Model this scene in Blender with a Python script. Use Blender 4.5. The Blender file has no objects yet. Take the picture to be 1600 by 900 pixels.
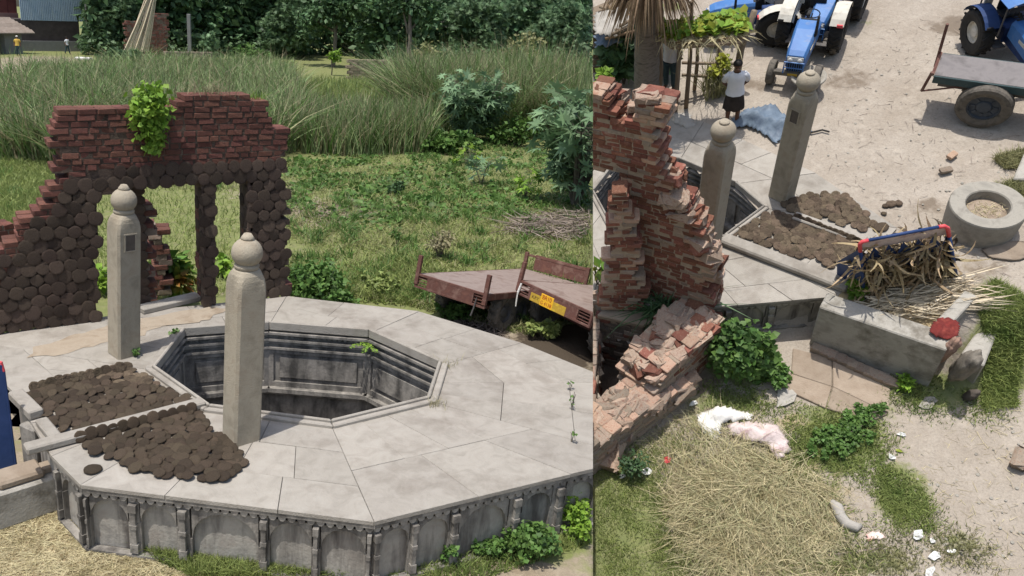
import bpy, bmesh, math, random
import numpy as np
from mathutils import Vector, Matrix
random.seed(7); rng = np.random.default_rng(11)
SC = bpy.context.scene
COL = SC.collection
R = math.radians
# ------------------------------------------------------------------ camera, two plots of ground
U0, V0, F = 600., 450., 1250.          # principal point and focal length in photo pixels (1600 x 900)
HL, HR = 6.4, 12.5                     # camera height over the meadow plot / over the yard plot (a steep bank)
UCUT = 926.5                           # where the two plots meet
def nrm(v): v = np.array(v, float); return v / np.linalg.norm(v)
def ray(u, v): return np.array([(u-U0)/F, -(v-V0)/F, -1.])
def basis(up):
    f = np.array([0, 0, -1.]); y = nrm(f-up*(f@up)); return np.array([np.cross(y, up), y, up])
_a, _b = ray(0, -25.2), ray(1600, 58.)
UPL = nrm(np.cross(_b, _a)); UPL = UPL if UPL[1] > 0 else -UPL
UPR = nrm(-ray(1000, 1480))
BL, BR = basis(UPL), basis(UPR)
class Plot:
    def __init__(s, B, h): s.B, s.h = B, h
    def p(s, u, v, z=0.):
        d = s.B@ray(u, v); t = (z-s.h)/d[2]; return Vector((d[0]*t, d[1]*t, z))
    def pn(s, u, v, z):                 # arrays
        d = np.stack([(u-U0)/F, -(v-V0)/F, -np.ones_like(u)], 1)@s.B.T
        t = (z-s.h)/d[:, 2]; return np.stack([d[:, 0]*t, d[:, 1]*t, np.zeros_like(u)+z], 1)
    def pixn(s, P):
        c = (P-np.array([0, 0, s.h]))@s.B; return U0-F*c[:, 0]/c[:, 2], V0+F*c[:, 1]/c[:, 2]
    def wall(s, P0, P1):                # pixel -> (along, up) on the upright plane through P0, P1
        d = (P1-P0); d.z = 0; d.normalize(); n = Vector((d.y, -d.x, 0))
        def f(u, v):
            r = Vector(s.B@ray(u, v)); o = Vector((0, 0, s.h)); t = (P0-o).dot(n)/r.dot(n); q = o+r*t-P0
            return (q.dot(d), q.z)
        return f
L, Rr = Plot(BL, HL), Plot(BR, HR)
def m4(B): return Matrix([list(r)+[0] for r in B.tolist()]+[[0, 0, 0, 1]])
MR = Matrix.Translation((0, 0, HL))@m4(BL)@m4(BR).transposed()@Matrix.Translation((0, 0, -HR))
cam = bpy.data.cameras.new('camera'); camo = bpy.data.objects.new('camera', cam); COL.objects.link(camo)
cam.sensor_width = 36; cam.lens = 36*F/1600; cam.shift_x = (800-U0)/1600; cam.clip_end = 2000; cam.clip_start = .05
camo.matrix_world = Matrix.Translation((0, 0, HL))@m4(BL); SC.camera = camo
NCUT = Vector(BL@nrm([1, 0, (UCUT-U0)/F])); CC = Vector((0, 0, HL))
# ------------------------------------------------------------------ sky and sun
SUNP, SUNT = 33., 9.
s_cam = nrm([-math.sin(R(SUNT)), math.cos(R(SUNP))*math.cos(R(SUNT)), math.sin(R(SUNP))*math.cos(R(SUNT))])
sd = Vector(BL@s_cam)
W = bpy.data.worlds.new('World'); SC.world = W; W.use_nodes = True
sky = W.node_tree.nodes.new('ShaderNodeTexSky'); sky.sky_type = 'NISHITA'; sky.sun_disc = False
sky.sun_elevation = math.asin(sd.z); sky.sun_rotation = math.atan2(sd.x, sd.y); sky.dust_density = 3.; sky.air_density = 1.2
bg = W.node_tree.nodes['Background']; bg.inputs[1].default_value = .15
W.node_tree.links.new(sky.outputs[0], bg.inputs[0])
sl = bpy.data.lights.new('sun', 'SUN'); sl.energy = 4.2; sl.angle = R(.55); sl.color = (1, .955, .89)
so = bpy.data.objects.new('sun', sl); COL.objects.link(so); so.rotation_euler = (-sd).to_track_quat('-Z', 'Y').to_euler(); so.location = (0, 0, 40)
vs = SC.view_settings; vs.view_transform = 'Standard'; vs.look = 'None'; vs.exposure = .05; vs.gamma = 1; vs.use_curve_mapping = False
SC.render.engine = 'CYCLES'; SC.cycles.use_denoising = True; SC.cycles.max_bounces = 6; SC.cycles.transparent_max_bounces = 4
# ------------------------------------------------------------------ materials
MATS = {}
def lk(nt, a, b): nt.links.new(a, b)
def M(name, cols, scale=4., rough=.9, bump=.25, bscale=None, rnd=.12, spec=.25, metal=0., leaf=0., stretch=(1, 1, 1), detail=6., isl=True, stops=None, stain=None, dist=.4):
    m = bpy.data.materials.new(name); m.use_nodes = True; nt = m.node_tree; N = nt.nodes
    b = N['Principled BSDF']; out = N['Material Output']
    tc = N.new('ShaderNodeTexCoord'); mp = N.new('ShaderNodeMapping'); mp.inputs['Scale'].default_value = stretch
    lk(nt, tc.outputs['Object'], mp.inputs[0])
    oi = N.new('ShaderNodeObjectInfo')
    ad = N.new('ShaderNodeVectorMath'); ad.operation = 'ADD'; lk(nt, mp.outputs[0], ad.inputs[0])
    sc = N.new('ShaderNodeMath'); sc.operation = 'MULTIPLY'; sc.inputs[1].default_value = 37.; lk(nt, oi.outputs['Random'], sc.inputs[0]); lk(nt, sc.outputs[0], ad.inputs[1])
    no = N.new('ShaderNodeTexNoise'); no.inputs['Scale'].default_value = scale; no.inputs['Detail'].default_value = detail; no.inputs['Roughness'].default_value = .62; no.inputs['Distortion'].default_value = dist
    lk(nt, ad.outputs[0], no.inputs['Vector'])
    cr = N.new('ShaderNodeValToRGB'); e = cr.color_ramp.elements; n = len(cols)
    st = stops or [.32+.36*i/max(1, n-1) for i in range(n)]
    e[0].position = st[0]; e[0].color = (*cols[0], 1); e[1].position = st[-1] if n > 1 else 1; e[1].color = (*cols[-1], 1)
    for i in range(1, n-1): x = e.new(st[i]); x.color = (*cols[i], 1)
    lk(nt, no.outputs[0], cr.inputs[0]); colour = cr.outputs[0]
    if stain:                            # (colour, scale, stretch, lo, hi, amount): marks with a shape of their own
        sc_, ss, sst, lo, hi, amt = stain
        mp2 = N.new('ShaderNodeMapping'); mp2.inputs['Scale'].default_value = sst; lk(nt, tc.outputs['Object'], mp2.inputs[0])
        n2 = N.new('ShaderNodeTexNoise'); n2.inputs['Scale'].default_value = ss; n2.inputs['Detail'].default_value = 5; n2.inputs['Roughness'].default_value = .65; lk(nt, mp2.outputs[0], n2.inputs['Vector'])
        mr = N.new('ShaderNodeMapRange'); mr.inputs[1].default_value = lo; mr.inputs[2].default_value = hi; mr.inputs[4].default_value = amt; lk(nt, n2.outputs[0], mr.inputs[0])
        mx = N.new('ShaderNodeMix'); mx.data_type = 'RGBA'; lk(nt, mr.outputs[0], mx.inputs[0]); lk(nt, colour, mx.inputs[6]); mx.inputs[7].default_value = (*sc_, 1); colour = mx.outputs[2]
    if rnd:
        hs = N.new('ShaderNodeHueSaturation'); lk(nt, colour, hs.inputs['Color'])
        ge = N.new('ShaderNodeNewGeometry'); a1 = N.new('ShaderNodeMath'); a1.operation = 'ADD'; lk(nt, oi.outputs['Random'], a1.inputs[0])
        if isl: lk(nt, ge.outputs['Random Per Island'], a1.inputs[1])
        fr = N.new('ShaderNodeMath'); fr.operation = 'FRACT'; lk(nt, a1.outputs[0], fr.inputs[0])
        mr2 = N.new('ShaderNodeMapRange'); mr2.inputs[3].default_value = 1-rnd; mr2.inputs[4].default_value = 1+rnd; lk(nt, fr.outputs[0], mr2.inputs[0]); lk(nt, mr2.outputs[0], hs.inputs['Value'])
        a3 = N.new('ShaderNodeMath'); a3.operation = 'MULTIPLY'; a3.inputs[1].default_value = 7.3; lk(nt, fr.outputs[0], a3.inputs[0]); f3 = N.new('ShaderNodeMath'); f3.operation = 'FRACT'; lk(nt, a3.outputs[0], f3.inputs[0])
        mr3 = N.new('ShaderNodeMapRange'); mr3.inputs[3].default_value = .5-rnd*.03; mr3.inputs[4].default_value = .5+rnd*.03; lk(nt, f3.outputs[0], mr3.inputs[0]); lk(nt, mr3.outputs[0], hs.inputs['Hue'])
        colour = hs.outputs[0]
    lk(nt, colour, b.inputs['Base Color'])
    b.inputs['Roughness'].default_value = rough; b.inputs['Metallic'].default_value = metal; b.inputs['Specular IOR Level'].default_value = spec
    if bump:
        nb = N.new('ShaderNodeTexNoise'); nb.inputs['Scale'].default_value = bscale or scale*6; nb.inputs['Detail'].default_value = 6; lk(nt, ad.outputs[0], nb.inputs['Vector'])
        bp = N.new('ShaderNodeBump'); bp.inputs['Strength'].default_value = bump; bp.inputs['Distance'].default_value = .02; lk(nt, nb.outputs[0], bp.inputs['Height']); lk(nt, bp.outputs[0], b.inputs['Normal'])
    if leaf:
        tr = N.new('ShaderNodeBsdfTranslucent'); lk(nt, colour, tr.inputs[0]); ms = N.new('ShaderNodeMixShader'); ms.inputs[0].default_value = leaf
        lk(nt, b.outputs[0], ms.inputs[1]); lk(nt, tr.outputs[0], ms.inputs[2]); lk(nt, ms.outputs[0], out.inputs[0])
    MATS[name] = m; return m
def c8(r, g, b): return tuple(((x/255)/12.92 if x/255 < .04045 else ((x/255+.055)/1.055)**2.4) for x in (r, g, b))
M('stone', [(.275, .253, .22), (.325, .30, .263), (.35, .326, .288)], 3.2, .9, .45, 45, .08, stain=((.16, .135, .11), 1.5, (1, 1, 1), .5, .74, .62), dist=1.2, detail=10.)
M('niche', [(.24, .225, .205), (.34, .32, .285), (.29, .26, .23)], 3., .9, .35, 24, .05, stain=((.07, .06, .055), 3.6, (1, 1, .16), .46, .66, .85))
M('stonewall', [(.20, .185, .165), (.30, .28, .25), (.13, .12, .11)], 3., .9, .35, 24, .05, stain=((.06, .055, .05), 3.2, (1, 1, .22), .44, .66, .85))
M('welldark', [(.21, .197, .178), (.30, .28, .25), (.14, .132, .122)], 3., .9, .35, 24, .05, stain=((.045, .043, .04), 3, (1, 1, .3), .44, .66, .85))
M('pillar', [(.27, .236, .18), (.36, .318, .247), (.31, .262, .197)], 4., .86, .5, 55, .04, stain=((.13, .115, .09), 3.2, (1, 1, .3), .52, .74, .4), detail=9.)
M('brickL', [(.135, .056, .042), (.185, .08, .06), (.085, .043, .036)], 9., .92, .8, 40, .24, stain=((.05, .04, .035), 2.5, (1, 1, 1), .5, .7, .6))
M('brickR', [(.245, .105, .07), (.18, .075, .052), (.30, .155, .105)], 6., .92, .65, 26, .3, stain=((.36, .29, .225), 4., (1, 1, 1), .6, .74, .6))
M('brickpale', [(.36, .21, .145), (.40, .29, .215), (.31, .16, .105)], 6., .92, .6, 26, .16)
M('brickgrey', [(.20, .16, .125), (.29, .235, .185), (.22, .13, .09)], 6., .92, .5, 26, .2)
M('mortar', [(.12, .095, .075), (.2, .16, .13)], 9., .95, .6, 30, 0)
M('mortarpale', [(.36, .3, .23), (.28, .22, .165)], 7., .95, .6, 30, 0)
M('dung', [(.075, .055, .038), (.12, .09, .062), (.05, .036, .025)], 9., .95, 1., 60, .3, stain=((.2, .16, .11), 30., (1, 1, 1), .58, .7, .6))
M('dungwall', [(.07, .05, .04), (.11, .08, .062), (.048, .034, .028)], 9., .95, 1., 50, .3, stain=((.17, .14, .11), 14., (1, 1, 1), .56, .7, .5))
M('rust', [(.16, .075, .055), (.11, .05, .04), (.20, .12, .095)], 5., .8, .25, 40, .06)
M('rustbed', [(.23, .175, .155), (.28, .225, .20), (.18, .125, .105)], 3., .75, .2, 40, .04)
M('rubber', [(.02, .02, .02), (.035, .033, .03)], 6., .85, .3, 40, .05)
M('dusty', [(.09, .08, .068), (.14, .125, .105), (.06, .055, .048)], 5., .9, .3, 40, .05)
M('steel', [(.08, .08, .085), (.14, .13, .12)], 6., .6, .1, 40, .05, metal=.3)
M('blue', [(.035, .13, .36), (.06, .18, .42)], 3., .5, .08, 30, .02, spec=.4, stain=((.3, .27, .22), 4., (1, 1, 1), .55, .8, .5))
M('bluedk', [(.02, .045, .13), (.03, .06, .17)], 4., .6, .15, 30, .03)
M('red', [(.6, .06, .08), (.68, .1, .11)], 5., .5, .05, 30, .02)
M('white', [(.6, .575, .51), (.5, .475, .41)], 4., .6, .08, 30, .02, stain=((.28, .24, .19), 4., (1, 1, 1), .5, .75, .7))
M('black', [(.012, .012, .013), (.03, .03, .03)], 6., .6, .1, 30, .02)
M('yellow', [(.68, .36, .02), (.75, .42, .03)], 9., .6, .05, 30, .02)
M('yellowdirty', [(.5, .34, .03), (.4, .25, .04), (.6, .42, .04)], 9., .7, .1, 30, .02)
M('platetext', [(.25, .03, .015), (.3, .04, .02)], 9., .7, 0, 30, 0)
M('lens', [(.5, .5, .48), (.6, .6, .58)], 6., .2, 0, 30, 0, spec=.6)
M('concrete', [(.30, .285, .25), (.38, .36, .32), (.25, .235, .205)], 2.5, .9, .35, 30, .03, stain=((.12, .105, .08), 2.2, (1, 1, 1), .5, .66, .75))
M('earthbrick', [(.25, .195, .145), (.33, .27, .21)], 4., .9, .4, 30, .1)
M('wood', [(.16, .12, .085), (.23, .18, .13), (.10, .075, .055)], 6., .9, .4, 30, .12, stretch=(1, 1, .2))
M('palmbark', [(.12, .105, .09), (.2, .175, .15), (.09, .078, .065)], 5., .95, .6, 30, .05, stretch=(1, 1, 3.))
M('deadfrond', [(.24, .165, .10), (.32, .23, .145), (.16, .105, .065)], 6., .9, .1, 30, .3, leaf=.15)
M('straw', [(.44, .38, .22), (.54, .48, .30), (.33, .28, .15)], 2., .8, 0, 30, .28, leaf=.2)
M('strawgreen', [(.33, .33, .17), (.44, .42, .25), (.22, .24, .11)], 2., .8, 0, 30, .28, leaf=.2)
M('husk', [(.33, .24, .125), (.42, .33, .20), (.2, .13, .065)], 9., .85, .4, 40, .4, leaf=.15)
M('palestalk', [(.52, .44, .31), (.58, .5, .37), (.42, .34, .22)], 3., .8, .1, 30, .2)
M('twig', [(.19, .15, .125), (.28, .235, .2), (.12, .095, .08)], 3., .9, .1, 30, .25)
for n_, a_, b_, c_, r_ in (('leafbush', (.075, .15, .035), (.115, .21, .05), (.05, .105, .028), .35), ('leaflime', (.15, .27, .03), (.22, .36, .05), (.10, .2, .02), .25),
                       ('leafdark', (.062, .122, .055), (.105, .185, .082), (.03, .072, .035), .5), ('leaffar', (.09, .155, .08), (.13, .21, .10), (.05, .10, .055), .4),
                       ('leafcastor', (.14, .235, .12), (.20, .31, .165), (.08, .15, .08), .3), ('reed', (.18, .25, .105), (.26, .335, .15), (.10, .16, .065), .5),
                       ('reeddry', (.27, .25, .14), (.33, .3, .18), (.18, .17, .09), .3), ('grass', (.19, .25, .07), (.26, .31, .10), (.13, .19, .05), .35),
                       ('grassdull', (.24, .25, .11), (.31, .30, .15), (.17, .19, .08), .3), ('leafyellow', (.34, .34, .04), (.24, .3, .04), (.42, .38, .06), .25),
                       ('croton', (.14, .25, .05), (.10, .2, .03), (.28, .10, .03), .3), ('leafagave', (.05, .11, .045), (.09, .16, .07), (.04, .085, .035), .2)):
    M(n_, [a_, b_, c_], 1.3, .55, 0, 30, r_, leaf=.28, spec=.3)
M('trunk', [(.10, .085, .07), (.17, .15, .125)], 6., .95, .5, 30, .1, stretch=(1, 1, .3))
M('skin', [(.12, .062, .04), (.155, .083, .055)], 6., .6, .05, 30, 0)
M('hair', [(.01, .009, .008), (.02, .017, .015)], 9., .6, .1, 30, 0)
M('shirt', [(.66, .67, .70), (.58, .6, .64)], 5., .85, .35, 18, 0)
M('skirt', [(.022, .018, .016), (.045, .035, .03)], 6., .9, .3, 18, 0)
M('shirtyellow', [(.5, .33, .06), (.6, .42, .1)], 5., .85, .2, 18, 0)
M('trousers', [(.03, .06, .075), (.05, .085, .1)], 5., .85, .2, 18, 0)
M('tarp', [(.085, .125, .18), (.14, .185, .24), (.06, .085, .13)], 2.2, .6, .3, 20, .02, spec=.4)
M('sackwhite', [(.75, .74, .71), (.66, .64, .6)], 4., .7, .3, 40, .02)
M('sackpink', [(.52, .42, .41), (.62, .53, .51), (.36, .23, .23)], 5., .8, .4, 30, .02)
M('clothred', [(.19, .03, .026), (.13, .022, .02), (.24, .05, .038)], 8., .9, .4, 40, .03)
M('clothdull', [(.20, .12, .095), (.3, .2, .15), (.14, .08, .07)], 9., .9, .4, 40, .03)
M('sackgrey', [(.14, .125, .105), (.20, .18, .15), (.09, .08, .07)], 5., .9, .4, 40, .03)
M('shedblue', [(.30, .40, .50), (.36, .45, .54), (.27, .36, .46)], 1.2, .5, .05, 20, .03)
M('shedred', [(.10, .035, .035), (.15, .05, .048)], 1.2, .7, .05, 20, .05)
M('shedpink', [(.22, .13, .125), (.26, .16, .15)], 1.2, .8, .1, 20, .05)
M('walldark', [(.055, .045, .045), (.085, .07, .068)], 2., .9, .2, 20, .05)
M('wallgrey', [(.16, .165, .165), (.2, .2, .2)], 2., .9, .2, 20, .05)
M('thatch', [(.20, .16, .13), (.28, .235, .2)], 3., .9, .4, 20, .1)
M('plaster', [(.13, .125, .125), (.18, .17, .165)], 2., .9, .2, 20, .05)
M('litter', [(.7, .7, .68), (.6, .6, .58)], 5., .6, .2, 30, .05)
M('litterred', [(.55, .2, .15), (.7, .6, .55)], 5., .6, .2, 30, .05)
M('stonegrey', [(.24, .225, .195), (.31, .29, .25), (.19, .175, .15)], 3., .9, .3, 30, .03)
M('crumble', [(.33, .22, .16), (.40, .31, .24), (.27, .15, .105)], 5., .95, 1., 18, .15)
M('rag', [(.33, .31, .28), (.4, .38, .34)], 5., .9, .3, 30, .02)
M('scrap', [(.07, .06, .05), (.12, .1, .085)], 5., .9, .3, 30, .1)
# ------------------------------------------------------------------ object helpers
TOP = []
PLOT = ['L']
def tag(o, label, cat, group=None):
    o['label'] = label; o['category'] = cat
    if group: o['group'] = group
    return o
def link(o, parent=None):
    COL.objects.link(o)
    if parent: o.parent = parent
    else: TOP.append((o, PLOT[0]))
    return o
def thing(name, label, cat, group=None, loc=(0, 0, 0), rz=0.):
    o = bpy.data.objects.new(name, None); o.empty_display_size = .2; link(o); o.location = loc; o.rotation_euler = (0, 0, rz)
    return tag(o, label, cat, group)
def mesh(name, V, Fs, mats, smooth=False, mi=None):
    me = bpy.data.meshes.new(name); me.from_pydata([tuple(v) for v in V], [], Fs)
    for m in (mats if isinstance(mats, (list, tuple)) else [mats]): me.materials.append(MATS[m])
    if mi is not None: me.polygons.foreach_set('material_index', mi)
    if smooth: me.polygons.foreach_set('use_smooth', [True]*len(me.polygons))
    me.update(); return me
def obj(name, me, parent=None, loc=None, rot=None, scale=None):
    o = bpy.data.objects.new(name, me); link(o, parent)
    if loc is not None: o.location = loc
    if rot is not None: o.rotation_euler = rot
    if scale is not None: o.scale = scale
    return o
def npmesh(name, V, T, mat):            # V (n,3), T (m,k) index array
    me = bpy.data.meshes.new(name); k = T.shape[1]; me.vertices.add(len(V)); me.vertices.foreach_set('co', np.ascontiguousarray(V, np.float32).ravel())
    me.loops.add(T.size); me.loops.foreach_set('vertex_index', np.ascontiguousarray(T, np.int32).ravel()); me.polygons.add(len(T))
    me.polygons.foreach_set('loop_start', np.arange(0, T.size, k, dtype=np.int32)); me.materials.append(MATS[mat]); me.update(calc_edges=True); return me
class MB:
    def __init__(s): s.V, s.F = [], []
    def add(s, V, Fs): n = len(s.V); s.V += [Vector(v) for v in V]; s.F += [tuple(i+n for i in f) for f in Fs]; return s
    def box(s, c, d, rz=0., mt=None):
        x, y, z = d[0]/2, d[1]/2, d[2]/2; m = Matrix.Translation(c)@Matrix.Rotation(rz, 4, 'Z') if mt is None else mt
        return s.add([m@Vector(p) for p in ((-x, -y, -z), (x, -y, -z), (x, y, -z), (-x, y, -z), (-x, -y, z), (x, -y, z), (x, y, z), (-x, y, z))],
                     [(3, 2, 1, 0), (4, 5, 6, 7), (0, 1, 5, 4), (1, 2, 6, 5), (2, 3, 7, 6), (3, 0, 4, 7)])
    def prism(s, poly, z0, z1):         # poly: 3D or 2D points, ccw from above
        n = len(poly); P = [(p[0], p[1]) for p in poly]
        return s.add([(x, y, z0) for x, y in P]+[(x, y, z1) for x, y in P], [tuple(range(n-1, -1, -1)), tuple(range(n, 2*n))]+[(i, (i+1) % n, n+(i+1) % n, n+i) for i in range(n)])
    def tube(s, pts, rs, k=8, cap=True):
        pts = [Vector(p) for p in pts]; rs = rs if isinstance(rs, (list, tuple)) else [rs]*len(pts); V = []; Fs = []; px = None
        for i, p in enumerate(pts):
            t = (pts[min(i+1, len(pts)-1)]-pts[max(i-1, 0)]).normalized(); a = px if px is not None else (Vector((0, 0, 1)) if abs(t.z) < .9 else Vector((1, 0, 0)))
            x = (a-t*a.dot(t)).normalized(); px = x; y = t.cross(x)
            V += [p+(x*math.cos(2*math.pi*j/k)+y*math.sin(2*math.pi*j/k))*rs[i] for j in range(k)]
            if i: b = (i-1)*k; Fs += [(b+j, b+(j+1) % k, b+k+(j+1) % k, b+k+j) for j in range(k)]
        if cap: Fs += [tuple(range(k-1, -1, -1)), tuple(range(len(V)-k, len(V)))]
        return s.add(V, Fs)
    def lathe(s, prof, k=24, c=(0, 0, 0), ax=None): # prof (r,z)
        V = [Vector((r*math.cos(2*math.pi*j/k), r*math.sin(2*math.pi*j/k), z)) for r, z in prof for j in range(k)]
        if ax is not None: V = [ax@v for v in V]
        V = [v+Vector(c) for v in V]
        Fs = [(i*k+j, i*k+(j+1) % k, (i+1)*k+(j+1) % k, (i+1)*k+j) for i in range(len(prof)-1) for j in range(k)]
        return s.add(V, Fs+[tuple(range(k-1, -1, -1)), tuple(range(len(V)-k, len(V)))])
    def me(s, name, mat, smooth=False, bev=0., auto=False):
        me = mesh(name, s.V, s.F, mat, smooth)
        if bev:
            bm = bmesh.new(); bm.from_mesh(me); bmesh.ops.bevel(bm, geom=[e for e in bm.edges if e.calc_face_angle(0) > .6], offset=bev, segments=1, affect='EDGES', clamp_overlap=True); bm.to_mesh(me); bm.free()
        return me
    def o(s, name, mat, parent=None, smooth=False, bev=0.): return obj(name, s.me(name, mat, smooth, bev), parent)
def inpoly(x, y, P):
    c = False; n = len(P); j = n-1
    for i in range(n):
        if (P[i][1] > y) != (P[j][1] > y) and x < (P[j][0]-P[i][0])*(y-P[i][1])/(P[j][1]-P[i][1])+P[i][0]: c = not c
        j = i
    return c
def inpolyn(x, y, P):
    c = np.zeros(len(x), bool); n = len(P); j = n-1
    for i in range(n):
        if P[i][1] != P[j][1]: c ^= ((P[i][1] > y) != (P[j][1] > y)) & (x < (P[j][0]-P[i][0])*(y-P[i][1])/(P[j][1]-P[i][1])+P[i][0])
        j = i
    return c
# --- foliage: copies of a leaf template, strips
LEAF = {'diamond': (np.array([(0, 0, 0), (.3, .45, .07), (0, 1, -.05), (-.3, .45, .07)]), np.array([(0, 1, 2), (0, 2, 3)])),
        'heart': (np.array([(0, .12, 0), (.38, .0, .05), (.5, .4, .08), (0, 1, -.12), (-.5, .4, .08), (-.38, .0, .05), (0, .45, -.02)]), np.array([(0, 1, 6), (1, 2, 6), (2, 3, 6), (3, 4, 6), (4, 5, 6), (5, 0, 6)]))}
_v = [(0, .3, .05)]
for i in range(15):
    a = R(-150+300*i/14); rr = (.62+.1*math.cos(a)) if i % 2 == 1 else .26
    _v.append((math.sin(a)*rr, .3+math.cos(a)*rr, .06-.22*rr*rr*(1 if i % 2 else .2)))
LEAF['castor'] = (np.array(_v), np.array([(0, i, i+1) for i in range(1, 15)]))
def frames(d, n):                       # y along d, z along n
    d = d/np.linalg.norm(d, axis=1, keepdims=True); x = np.cross(d, n); x /= np.linalg.norm(x, axis=1, keepdims=True)+1e-9; z = np.cross(x, d); return np.stack([x, d, z], 2)
def rdir(n, up=0.): v = rng.normal(size=(n, 3)); v[:, 2] += up; return v/np.linalg.norm(v, axis=1, keepdims=True)
def keepside(P, margin=3):
    pl = L if PLOT[0] == 'L' else Rr; u, v = pl.pixn(P); return u < UCUT-margin if PLOT[0] == 'L' else u > UCUT+margin
def leaves(name, C, size, shape, mat, parent=None, droop=.25, upn=1.4, outdir=None, clip=True):
    C = np.asarray(C, float)
    if clip: k = keepside(C, 5); C = C[k]; outdir = outdir[k] if outdir is not None else None; size = size[k] if isinstance(size, np.ndarray) else size
    if len(C) == 0: return None
    n = len(C); d = rdir(n)*np.array([1, 1, .5]); d[:, 2] -= droop
    if outdir is not None: d += outdir*1.2
    Fm = frames(d, rdir(n, upn)); T, I = LEAF[shape]; s = size*(.65+.7*rng.random(n)) if not isinstance(size, np.ndarray) else size
    V = np.einsum('nij,kj->nki', Fm, T)*s[:, None, None]+C[:, None, :]
    idx = (I[None]+(np.arange(n)*len(T))[:, None, None]).reshape(-1, 3)
    return obj(name, npmesh(name, V.reshape(-1, 3), idx, mat), parent)
def strips(name, P, h, width, mat, lean=.35, parent=None, segs=3, d0=None, bend=None, clip=True, kind=None):
    P = np.asarray(P, float)
    if clip:
        k = keepside(P, 2); P = P[k]; h = h[k] if isinstance(h, np.ndarray) else h
        d0 = d0[k] if d0 is not None else None; bend = bend[k] if bend is not None else None
    n = len(P)
    if n == 0: return None
    h = h if isinstance(h, np.ndarray) else h*(.6+.7*rng.random(n))
    a = rng.random(n)*2*math.pi; ld = np.stack([np.cos(a), np.sin(a), np.zeros(n)], 1)*(lean*rng.random(n))[:, None]
    if d0 is None: d0 = np.array([[0, 0, 1.]])+ld*.3
    if bend is None: bend = ld-np.array([[0, 0, .25]])*(np.linalg.norm(ld, axis=1)**1)[:, None]
    w = np.cross(d0, rdir(n)); w /= np.linalg.norm(w, axis=1, keepdims=True)+1e-9
    V = []
    for i in range(segs):
        t = i/segs; c = P+(d0*t+bend*t*t)*h[:, None]; ww = width*(1-t**2*.75)*.5; V += [c-w*ww, c+w*ww]
    V.append(P+(d0+bend)*h[:, None]); k = 2*segs+1
    V = np.stack(V, 1); I = []
    for i in range(segs-1): I += [(2*i, 2*i+1, 2*i+3), (2*i, 2*i+3, 2*i+2)]
    I.append((2*segs-2, 2*segs-1, 2*segs)); I = np.array(I)
    if clip: k2 = keepside(V[:, -1], 1); V = V[k2]; n = len(V)
    o = obj(name, npmesh(name, V.reshape(-1, 3), (I[None]+(np.arange(n)*k)[:, None, None]).reshape(-1, 3), mat), parent)
    if kind: o['kind'] = kind
    return o
def pxpoly(plot, P, n, z=0.):           # n points on the ground inside an outline of the ground
    P = np.array(P, float); out = []; c = 0
    lo, hi = P.min(0), P.max(0)
    while c < n:
        q = lo+(hi-lo)*rng.random((max(200, n*2), 2)); q = q[inpolyn(q[:, 0], q[:, 1], P)]; out.append(q); c += len(q)
    q = np.concatenate(out)[:n]; return plot.pn(q[:, 0], q[:, 1], z)
def blob(c, r, n, shell=.5):            # points in an ellipsoid, most near its surface
    d = rdir(n); rad = (shell+(1-shell)*rng.random(n))[:, None]; return np.array(c)+d*rad*np.array(r), d
def clumps(c, r, k, m, rs):             # k clump centres in an ellipsoid, m points around each
    cc, _ = blob(c, r, k, .25); p = np.repeat(cc, m, 0); q = rdir(len(p))*(rng.random(len(p))**.4)[:, None]*rs; return p+q*np.array([1, 1, .75]), q/rs
# --- bricks
def brickmesh(seed, mat, jit=.05):
    rg = random.Random(seed); bm = bmesh.new(); bmesh.ops.create_cube(bm, size=1)
    for v in bm.verts: v.co += Vector((rg.uniform(-jit, jit)*.8, rg.uniform(-jit, jit)*.5, rg.uniform(-jit, jit)*1.3))
    bmesh.ops.bevel(bm, geom=list(bm.edges), offset=.085, segments=1, affect='EDGES')
    for v in bm.verts: v.co += Vector((rg.uniform(-jit, jit)*.6, rg.uniform(-jit, jit), rg.uniform(-jit, jit)))
    me = bpy.data.meshes.new('brick'); bm.to_mesh(me); bm.free(); me.materials.append(MATS[mat]); return me
BRK = {m: [brickmesh(i, m, .03 if m == 'brickL' else .05) for i in range(6)] for m in ('brickL', 'brickR', 'brickpale', 'brickgrey')}
CHUNK = {m: [brickmesh(40+i, m, .2) for i in range(7)] for m in ('crumble', 'brickR', 'brickgrey')}
def joinstuff(name, items, parent):     # items (mesh, matrix)
    V, Fs = [], []
    for me, mx in items:
        n = len(V); V += [mx@v.co for v in me.vertices]; Fs += [tuple(i+n for i in p.vertices) for p in me.polygons]
    o = obj(name, mesh(name, V, Fs, items[0][0].materials[0].name), parent); o['kind'] = 'stuff'; return o
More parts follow.
